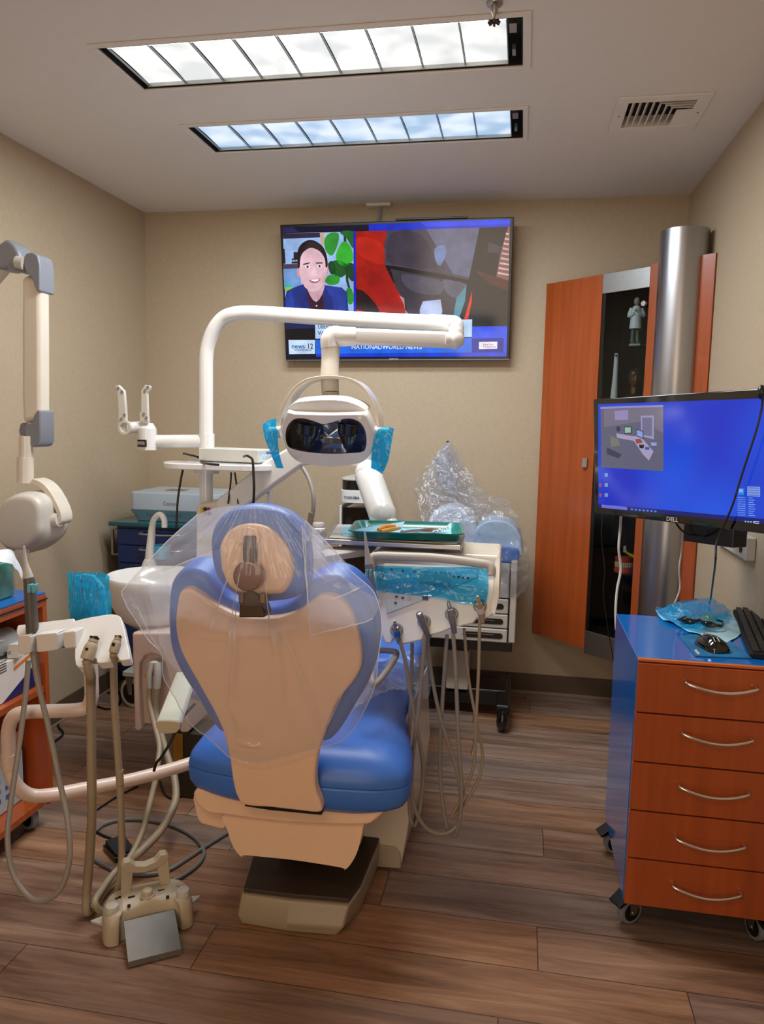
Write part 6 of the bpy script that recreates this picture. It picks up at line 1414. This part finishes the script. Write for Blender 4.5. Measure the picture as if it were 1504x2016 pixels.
# cartons and rolls on the shelves
BXX = sx1-.03
def carton(name, x0, x1, y0, y1, z0, z1, m_, lab, cat='box', tl=0):
    t = thing(name, ((x0+x1)/2, (y0+y1)/2, z0), lab, cat); MB().box(x0, x1, y0, y1, z0+.0015, z1).build('carton', m_, t, bevel=.002); return t
ey = sy1-.035
c1 = carton('alginate_box', BXX-.20, BXX, ey-.42, ey, zs, zs+.125, mat('carton_white', (226, 222, 216), .5), 'white cardboard box with a navy corner and orange stripe on the middle shelf')
q = MB(); q.prism([(BXX+.0005, ey-.16, zs+.002), (BXX+.0005, ey, zs+.002), (BXX+.0005, ey, zs+.075)], (.001, 0, 0)); q.build('navy_corner', mat('carton_navy', (24, 34, 96), .5), c1)
q = MB(); q.prism([(BXX+.0005, ey-.10, zs+.088), (BXX+.0005, ey-.005, zs+.112), (BXX+.0005, ey-.005, zs+.122), (BXX+.0005, ey-.10, zs+.098)], (.001, 0, 0)); q.build('orange_stripe', mat('carton_orange', (224, 124, 30), .5), c1)
q = MB(); tq = P(21, 1283, X=BXX+.002); q.text('Hydrogum Pro', (BXX+.002, tq.y, tq.z), (0, 1, .1), (0, -.1, 1), .022, M_BLACK, 'RIGHT')
for k in range(5): q.box(BXX+.0005, BXX+.0015, tq.y-.12, tq.y-.02, tq.z-.022-k*.008, tq.z-.020-k*.008, M_BLACK)
q.build('lettering', parent=c1, flat=True)
c2_ = thing('paper_roll', (BXX-.1, ey-.2, zs+.126), 'grey wrapped roll lying on the white cardboard box', 'roll')
MB().tube([(BXX-.075, ey-.42, zs+.172), (BXX-.05, ey-.05, zs+.172)], .042, seg=28, smooth=False).build('roll', mat('roll_grey', (176, 182, 182), .45, bump=.2, bump_scale=30), c2_, bevel=.004)
MB().box(BXX-.035, BXX-.012, ey-.20, ey-.12, zs+.19, zs+.194).build('label', M_PAPERW, c2_)
t = thing('small_carton', (BXX-.03, ey-.06, zs+.126), 'small opened white carton flap in front of the grey roll', 'box')
q = MB(); q.T = Matrix.Translation((BXX-.005, ey-.08, zs+.127)) @ Matrix.Rotation(radians(20), 4, 'Z'); q.box(-.02, .014, -.02, .03, 0, .045); q.build('flap', mat('carton_white', (226, 222, 216), .5), t, bevel=.001)
zb1 = zb0+.031
c3 = carton('supply_box', BXX-.24, BXX-.04, ey-.36, ey-.02, zb1, zb1+.17, M_PRINTER, 'pale grey supply box with small blue print on the bottom shelf')
q = MB()
for k in range(4):
    for j in range(5): q.box(BXX-.0395, BXX-.0385, ey-.33+j*.055, ey-.30+j*.055, zb1+.04+k*.032, zb1+.055+k*.032)
q.build('printed_pattern', mat('print_blue', (70, 100, 170), .5), c3)
c4 = carton('glove_box', BXX-.22, BXX-.05, ey-.30, ey-.015, zb1+.171, zb1+.23, mat('glove_box_red', (214, 120, 112), .5), 'pink and white carton lying on top of the grey supply box')
# ================================================================== BACK LEFT : cabinet and printer
bcab = thing('blue_cabinet', (-1.6, 3.5, .0), 'dark blue drawer cabinet with a teal top in the back left corner', 'cabinet')
Yf = 3.36; zc = P(300, 1030, Y=Yf-.02).z; cx0 = P(231, 1060, Y=Yf).x; cx1 = -1.25
MB().box(cx0, cx1, Yf, 3.84, .10, zc-.022).build('carcass', M_DBLUE, bcab, bevel=.002)
MB().box(cx0-.03, cx1+.02, Yf-.03, 3.85, zc-.02, zc).build('top', mat('teal_laminate', (16, 84, 92), .3, coat=.3), bcab, bevel=.004)
for k, (ya, yb_, yh) in enumerate([(1042, 1073, 1052), (1076, 1108, 1083), (1111, 1300, 1130)]):
    d = MB().box(cx0+.012, cx1-.012, Yf-.016, Yf-.001, P(300, yb_, Y=Yf).z, P(300, ya, Y=Yf).z).build('drawer', M_DBLUE, bcab, bevel=.003)
    z = P(300, yh, Y=Yf-.03).z; xa = P(272, yh, Y=Yf-.03).x; MB().tube([(xa, Yf-.018, z), (xa+.02, Yf-.04, z), (xa+.11, Yf-.046, z-.002), (xa+.20, Yf-.04, z), (xa+.22, Yf-.018, z)], .006, seg=10).build('handle', M_STEEL, d)
hx_ = P(226, 1060, Y=Yf+.02).x
MB().tube([(cx0+.002, Yf+.03, P(226, 1043, Y=Yf).z), (hx_-.012, Yf+.02, P(226, 1043, Y=Yf).z), (hx_-.012, Yf+.02, P(226, 1093, Y=Yf).z), (cx0+.002, Yf+.03, P(226, 1093, Y=Yf).z)], .009, seg=10, smooth=False).build('side_rail', M_STEEL, bcab)
for x in (cx0+.06, cx1-.06):
    for y in (Yf+.05, 3.78): caster(x, y, bcab, r=.04, lever=False, ang=radians(80), top=.10)
pt = thing('printer', (-1.6, 3.55, zc), 'pale blue grey inkjet printer on top of the dark blue cabinet', 'printer')
KP = crop(0, 440, 2.9647)
px0 = P(253, 1000, Y=3.38).x; px1 = px0+.46; py0, py1 = 3.385, 3.72; ph = P(320, 971, Y=py0).z-zc
lo = [[(x+(px0+px1)/2, y+(py0+py1)/2, z) for x, y in rrect((px1-px0)*s_, (py1-py0)*s_, .02, 4)] for s_, z in [(.88, zc+.002), (.90, zc+ph*.10), (.985, zc+ph*.34), (1, zc+ph*.40)]]
MB().loft(lo).build('tray_section', M_PRBLUE, pt)
lo = [[(x+(px0+px1)/2, y+(py0+py1)/2, z) for x, y in rrect((px1-px0)*s_, (py1-py0)*s_, .03, 4)] for s_, z in [(.998, zc+ph*.40), (1, zc+ph*.44), (1, zc+ph*.93), (.995, zc+ph)]]
MB().loft(lo).build('case', M_PRINTER, pt, bevel=.003)
c = P(345, 965, Z=zc+ph+.001); MB().box(c.x-.045, c.x+.05, c.y-.02, c.y+.05, zc+ph+.0005, zc+ph+.002).build('control_display', M_GLOSSB, pt)
q = MB(); c = P(334, 992, Y=py0-.001); q.text('Canon', c, (1, 0, 0), (0, 0, 1), .026, None); q.build('lettering', M_GREYP, pt, flat=True)
c = P(320, 1009, Y=py0+.005); MB().box(c.x-.08, c.x+.10, py0+.005, py0+.02, c.z-.012, c.z+.006).build('paper_slot', mat('slot_blue', (70, 104, 124), .4), pt)
# low wheeled stand behind the spittoon
SY = 3.20; c = P(252, 1335, Y=SY)
t = thing('wheeled_stand', (c.x+.1, SY+.05, 0), 'low white wheeled stand half hidden behind the spittoon unit', 'stand')
zf = P(255, 1328, Y=SY).z; x0_ = P(241, 1330, Y=SY).x
MB().box(x0_, x0_+.30, SY, SY+.10, zf-.012, zf+.012).build('foot_bar', M_LGREY, t, bevel=.004)
MB().box(x0_+.16, x0_+.22, SY+.02, SY+.08, zf, zf+.35).build('post', M_LGREY, t, bevel=.004)
cz_ = zf-.012
caster(x0_+.035, SY+.03, t, r=max(.02, (cz_-.006)/2.15), lever=False, ang=radians(75), top=cz_, mw=M_LGREY); caster(x0_+.26, SY+.03, t, r=max(.02, (cz_-.006)/2.15), lever=False, ang=radians(75), top=cz_, mw=M_LGREY)
# ================================================================== TOSHIBA TOWER
tw0, tw1 = P(668, 1000, Y=3.5).x, P(668, 1000, Y=3.5).x+.17; tz_ = P(690, 940, Y=3.55).z
t = thing('slim_tower_device', (tw0+.08, 3.6, 0), 'tall narrow black and white appliance tower standing at the back wall', 'appliance')
MB().box(tw0+.012, tw1-.012, 3.515, 3.78, .002, tz_-.14).build('door_block', M_GLOSSB, t, bevel=.004)
MB().box(tw0, tw0+.011, 3.5, 3.80, .002, tz_-.13).build('side_strip', M_WHITE, t, bevel=.003)
MB().box(tw1-.011, tw1, 3.5, 3.80, .002, tz_-.13).build('side_strip', M_WHITE, t, bevel=.003)
zq0, zq1 = P(690, 990, Y=3.5).z, P(690, 965, Y=3.5).z
cxx, cyy = (tw0+tw1)/2, 3.64
MB().prism([(x+cxx, y+cyy, zq0) for x, y in rrect(tw1-tw0+.006, .30, .05)], (0, 0, zq1-zq0)).build('name_band', M_WHITE, t, bevel=.003)
MB().prism([(x+cxx, y+cyy, zq1+.0005) for x, y in rrect(tw1-tw0-.004, .28, .05)], (0, 0, tz_-zq1-.012)).build('black_top_section', M_GLOSSB, t, bevel=.003)
MB().prism([(x+cxx, y+cyy, tz_-.011) for x, y in rrect(tw1-tw0, .29, .05)], (0, 0, .011)).build('rim', M_LGREY, t, bevel=.003)
q = MB(); c = P(692, 980, Y=3.487); q.text('TOSHIBA', c, (1, 0, 0), (0, 0, 1), .017, None, sx=1.1); q.build('lettering', M_BLACK, t, flat=True)
# ================================================================== BACK EQUIPMENT CART UNDER PLASTIC
ec = thing('equipment_cart', (-.1, 3.55, 0), 'cream drawer cart on a black pedestal standing at the back wall under the bag', 'cart')
EY = 3.40
ex1 = P(1003, 1200, Y=EY).x; ex0 = P(830, 1200, Y=EY).x
zA, zB2 = P(1000, 1264, Y=EY).z, P(1000, 1118, Y=EY).z
MB().box(ex0, ex1, EY+.012, 3.78, zA, zB2).build('carcass', M_BLACK, ec, bevel=.003)
MB().box(ex1, P(1016, 1200, Y=EY).x, EY+.0, 3.78, zA-.005, zB2+.03).build('side_panel', M_IVORY, ec, bevel=.006)
for ya, yb_ in ((1180, 1209), (1210.5, 1238), (1239.5, 1266)):
    d = MB().box(ex0, ex1-.006, EY-.006, EY+.011, P(1000, yb_, Y=EY).z, P(1000, ya, Y=EY).z).build('drawer', M_IVORY, ec, bevel=.006, seg=4)
    z = P(1000, (ya+yb_)/2, Y=EY).z; xq = P(996, 1200, Y=EY).x
    MB().prism([(x+xq-.10, EY-.0065, y+z) for x, y in rrect(.18, .026, .0125)], (0, -.0015, 0)).build('grip_slot', M_BLACK, d)
    MB().box(xq-.17, xq-.05, EY-.0092, EY-.0082, z+.003, z+.006).build('grip_rail', M_STEEL, d)
MB().box(ex0, ex1-.006, EY-.004, EY+.011, P(1000, 1178, Y=EY).z, zB2+.02).build('front_panel', M_LGREY, ec, bevel=.006)
MB().box(ex0-.05, P(1008, 1270, Y=EY).x, EY+.0, 3.78, P(1000, 1284, Y=EY).z, zA-.001).build('base_tray', M_BLACK, ec, bevel=.004)
xa, xb = P(878, 1330, Y=3.5).x, P(922, 1330, Y=3.5).x
MB().box(xa, xb, 3.5, 3.62, .10, P(900, 1280, Y=3.5).z).build('pedestal', M_IVORY, ec, bevel=.006)
fz0, fz1 = .05, .13
MB().box(P(780, 1380, Y=3.45).x, ex1+.005, 3.50, 3.66, fz0, fz1).build('foot_beam', M_BLACK, ec, bevel=.01)
q = MB().box(ex1-.045, ex1+.02, 3.32, 3.76, .075, .125); q.build('foot_bar', M_BLACK, ec, bevel=.01)
caster(ex1-.012, 3.36, ec, r=.032, lever=False, ang=radians(5), top=.075, mw=M_GLOSSB); caster(ex1-.012, 3.74, ec, r=.032, lever=False, ang=radians(5), top=.075, mw=M_GLOSSB)
MB().tube([(ex1-.012, 3.335, .02), (ex1-.012, 3.318, .05), (ex1-.012, 3.33, .10)], [.025, .028, .022], seg=14).build('caster_cover', M_GLOSSB, ec)
# equipment on the cart
zE = zB2+.03
dm = thing('bagged_scanner', (-.1, 3.55, zE), 'pale blue and white dental machine wrapped in the clear plastic bag', 'dental machine')
E2 = 3.46
def eq(pts, Y, d, name, m_, bev=.02): return MB().prism(catmull([P(x, y, Y=Y) for x, y in pts], 3, True), (0, d, 0)).build(name, m_, dm, bevel=bev, seg=4)
mlb = mat('pale_blue_plastic', (176, 204, 226), .35)
eq([(846, 1075), (842, 1030), (858, 1005), (890, 996), (915, 1006), (935, 1040), (940, 1090), (900, 1110), (850, 1110)], E2+.05, .18, 'left_body', mat('pale_grey_plastic', (200, 208, 218), .35))
eq([(930, 1085), (935, 1045), (960, 1025), (1000, 1028), (1022, 1050), (1028, 1080), (1020, 1100), (930, 1100)], E2, .2, 'hood', mlb)
eq([(920, 1082), (1010, 1078), (1022, 1095), (1010, 1108), (920, 1108)], E2-.02, .2, 'blue_band', M_BLUE, .008)
eq([(925, 1106), (1010, 1106), (1012, 1128), (925, 1130)], E2-.01, .2, 'lower_tray', M_LGREY, .006)
MB().box(ex0, ex1+.03, E2, 3.76, zB2+.021, P(960, 1100, Y=E2).z).build('base', M_LGREY, dm, bevel=.01)
# the bag
def bagsheet(Y, sd, outl):
    T1, B1, L1, R1 = outl
    f = lambda l: [P(x, y, Y=Y+(dy if len(r_) else 0)) for (x, y, *r_) in l for dy in [r_[0] if r_ else 0]]
    g = coons(f(T1), f(B1), f(L1), f(R1), 60, 60)
    for j, r in enumerate(g):
        for i, p in enumerate(r):
            n1 = noise.noise(p*9+V((sd, 0, 0))); n2 = noise.noise(p*24+V((0, sd, 0))); n3 = 1-abs(noise.noise(p*16+V((sd, sd, 1))))*3
            p += V((.012*n2, .03*n1+.016*n2+.02*max(0, n3)**3, .01*n1))
            p.y = min(p.y, YB-.012)
    return g
o1 = ([(880, 872, .38), (884, 870, .38), (890, 874, .38)], [(950, 1150), (975, 1168), (1000, 1180), (1020, 1180)], [(880, 872, .38), (850, 905, .30), (838, 945, .2), (845, 985, .1), (850, 1030, 0), (900, 1070), (945, 1100), (950, 1150)], [(890, 874, .38), (925, 925, .3), (950, 965, .2), (995, 985, .1), (1015, 1010, 0), (1035, 1070), (1043, 1120), (1040, 1160), (1020, 1180)])
bag = thing('plastic_bag', (0, 3.4, 1.0), 'crumpled clear plastic bag hung from the wall over the back equipment cart', 'plastic bag')
sheet(MB(), bagsheet(EY-.03, 0, o1)).build('front_layer', M_BAG, bag, angle=180)
o2 = ([(880, 872, .2), (884, 870, .2), (890, 874, .2)], [(850, 1120), (900, 1130), (960, 1140), (1010, 1150)], [(880, 872, .2), (842, 915, .16), (812, 960, .1), (825, 1000, .08), (840, 1060), (850, 1120)], [(890, 874, .2), (918, 940, .16), (955, 1000, .1), (1000, 1030, .05), (1030, 1080), (1010, 1150)])
sheet(MB(), bagsheet(3.62, 5, o2)).build('rear_layer', M_BAG, bag, angle=180)
cc_ = P(881, 870, Y=YB-.02); MB().cyl(cc_, cc_+V((0, .018, 0)), .006).build('hook', M_BROWNM, bag)
sl = thing('instruction_leaflet', P(885, 915, Y=3.70), 'creased leaflet with blue print inside the hanging plastic bag', 'leaflet')
g = coons([P(880, 872, Y=3.8), P(882, 871, Y=3.8), P(884, 872, Y=3.8)], [P(866, 950, Y=3.72), P(885, 968, Y=3.70), P(902, 978, Y=3.70)], [P(880, 872, Y=3.8), P(856, 905, Y=3.76), P(866, 950, Y=3.72)], [P(884, 872, Y=3.8), P(892, 920, Y=3.76), P(902, 978, Y=3.70)], 30, 40)
for r in g:
    for p in r: p += V((0, .02*noise.noise(p*40)+.012*noise.noise(p*90), 0))
sheet(MB(), g).build('sheet', film('leaflet_film', (235, 238, 244), transp=.35, rough=.12, bump=1.2, bscale=60, white=(215, 222, 235), gloss=1.2), sl, angle=180)
# white canister beside the tray
c = P(627, 1035, Y=2.75)
t = thing('white_canister', (c.x, 2.75, P(627, 1070, Y=2.75).z), 'small white round canister behind the left end of the tray holder', 'canister')
zq = P(627, 1080, Y=2.75).z; MB().lathe((c.x, 2.75, c.z-.12), [(.001, 0), (.026, 0), (.026, .11), (.021, .115), (.001, .115)]).build('body', M_WHITE, t)
MB().lathe((c.x, 2.75, c.z-.004), [(.001, 0), (.0225, 0), (.0225, .012), (.02, .016), (.001, .016)]).build('lid', M_LGREY, t)
# ------------------------------------------------------------------ repeats share a group
GR = {'ceiling_light': 'recessed ceiling lights', 'dental_handpiece': 'handpieces hanging from the delivery unit', 'suction_hose': 'suction hoses in the left holder', 'barrier_film': 'blue barrier films', 'air_syringe': 'air and water syringes',
      'black_cable': 'black cables', 'white_cable': 'white cables behind the monitor', 'grey_cable': 'grey cables on the floor'}
for o in list(COL.objects):
    k = o.name.split('.')[0]
    if o.parent is None and k in GR and o.type in ('EMPTY', 'MESH') and 'label' in o and 'group' not in o: o['group'] = GR[k]
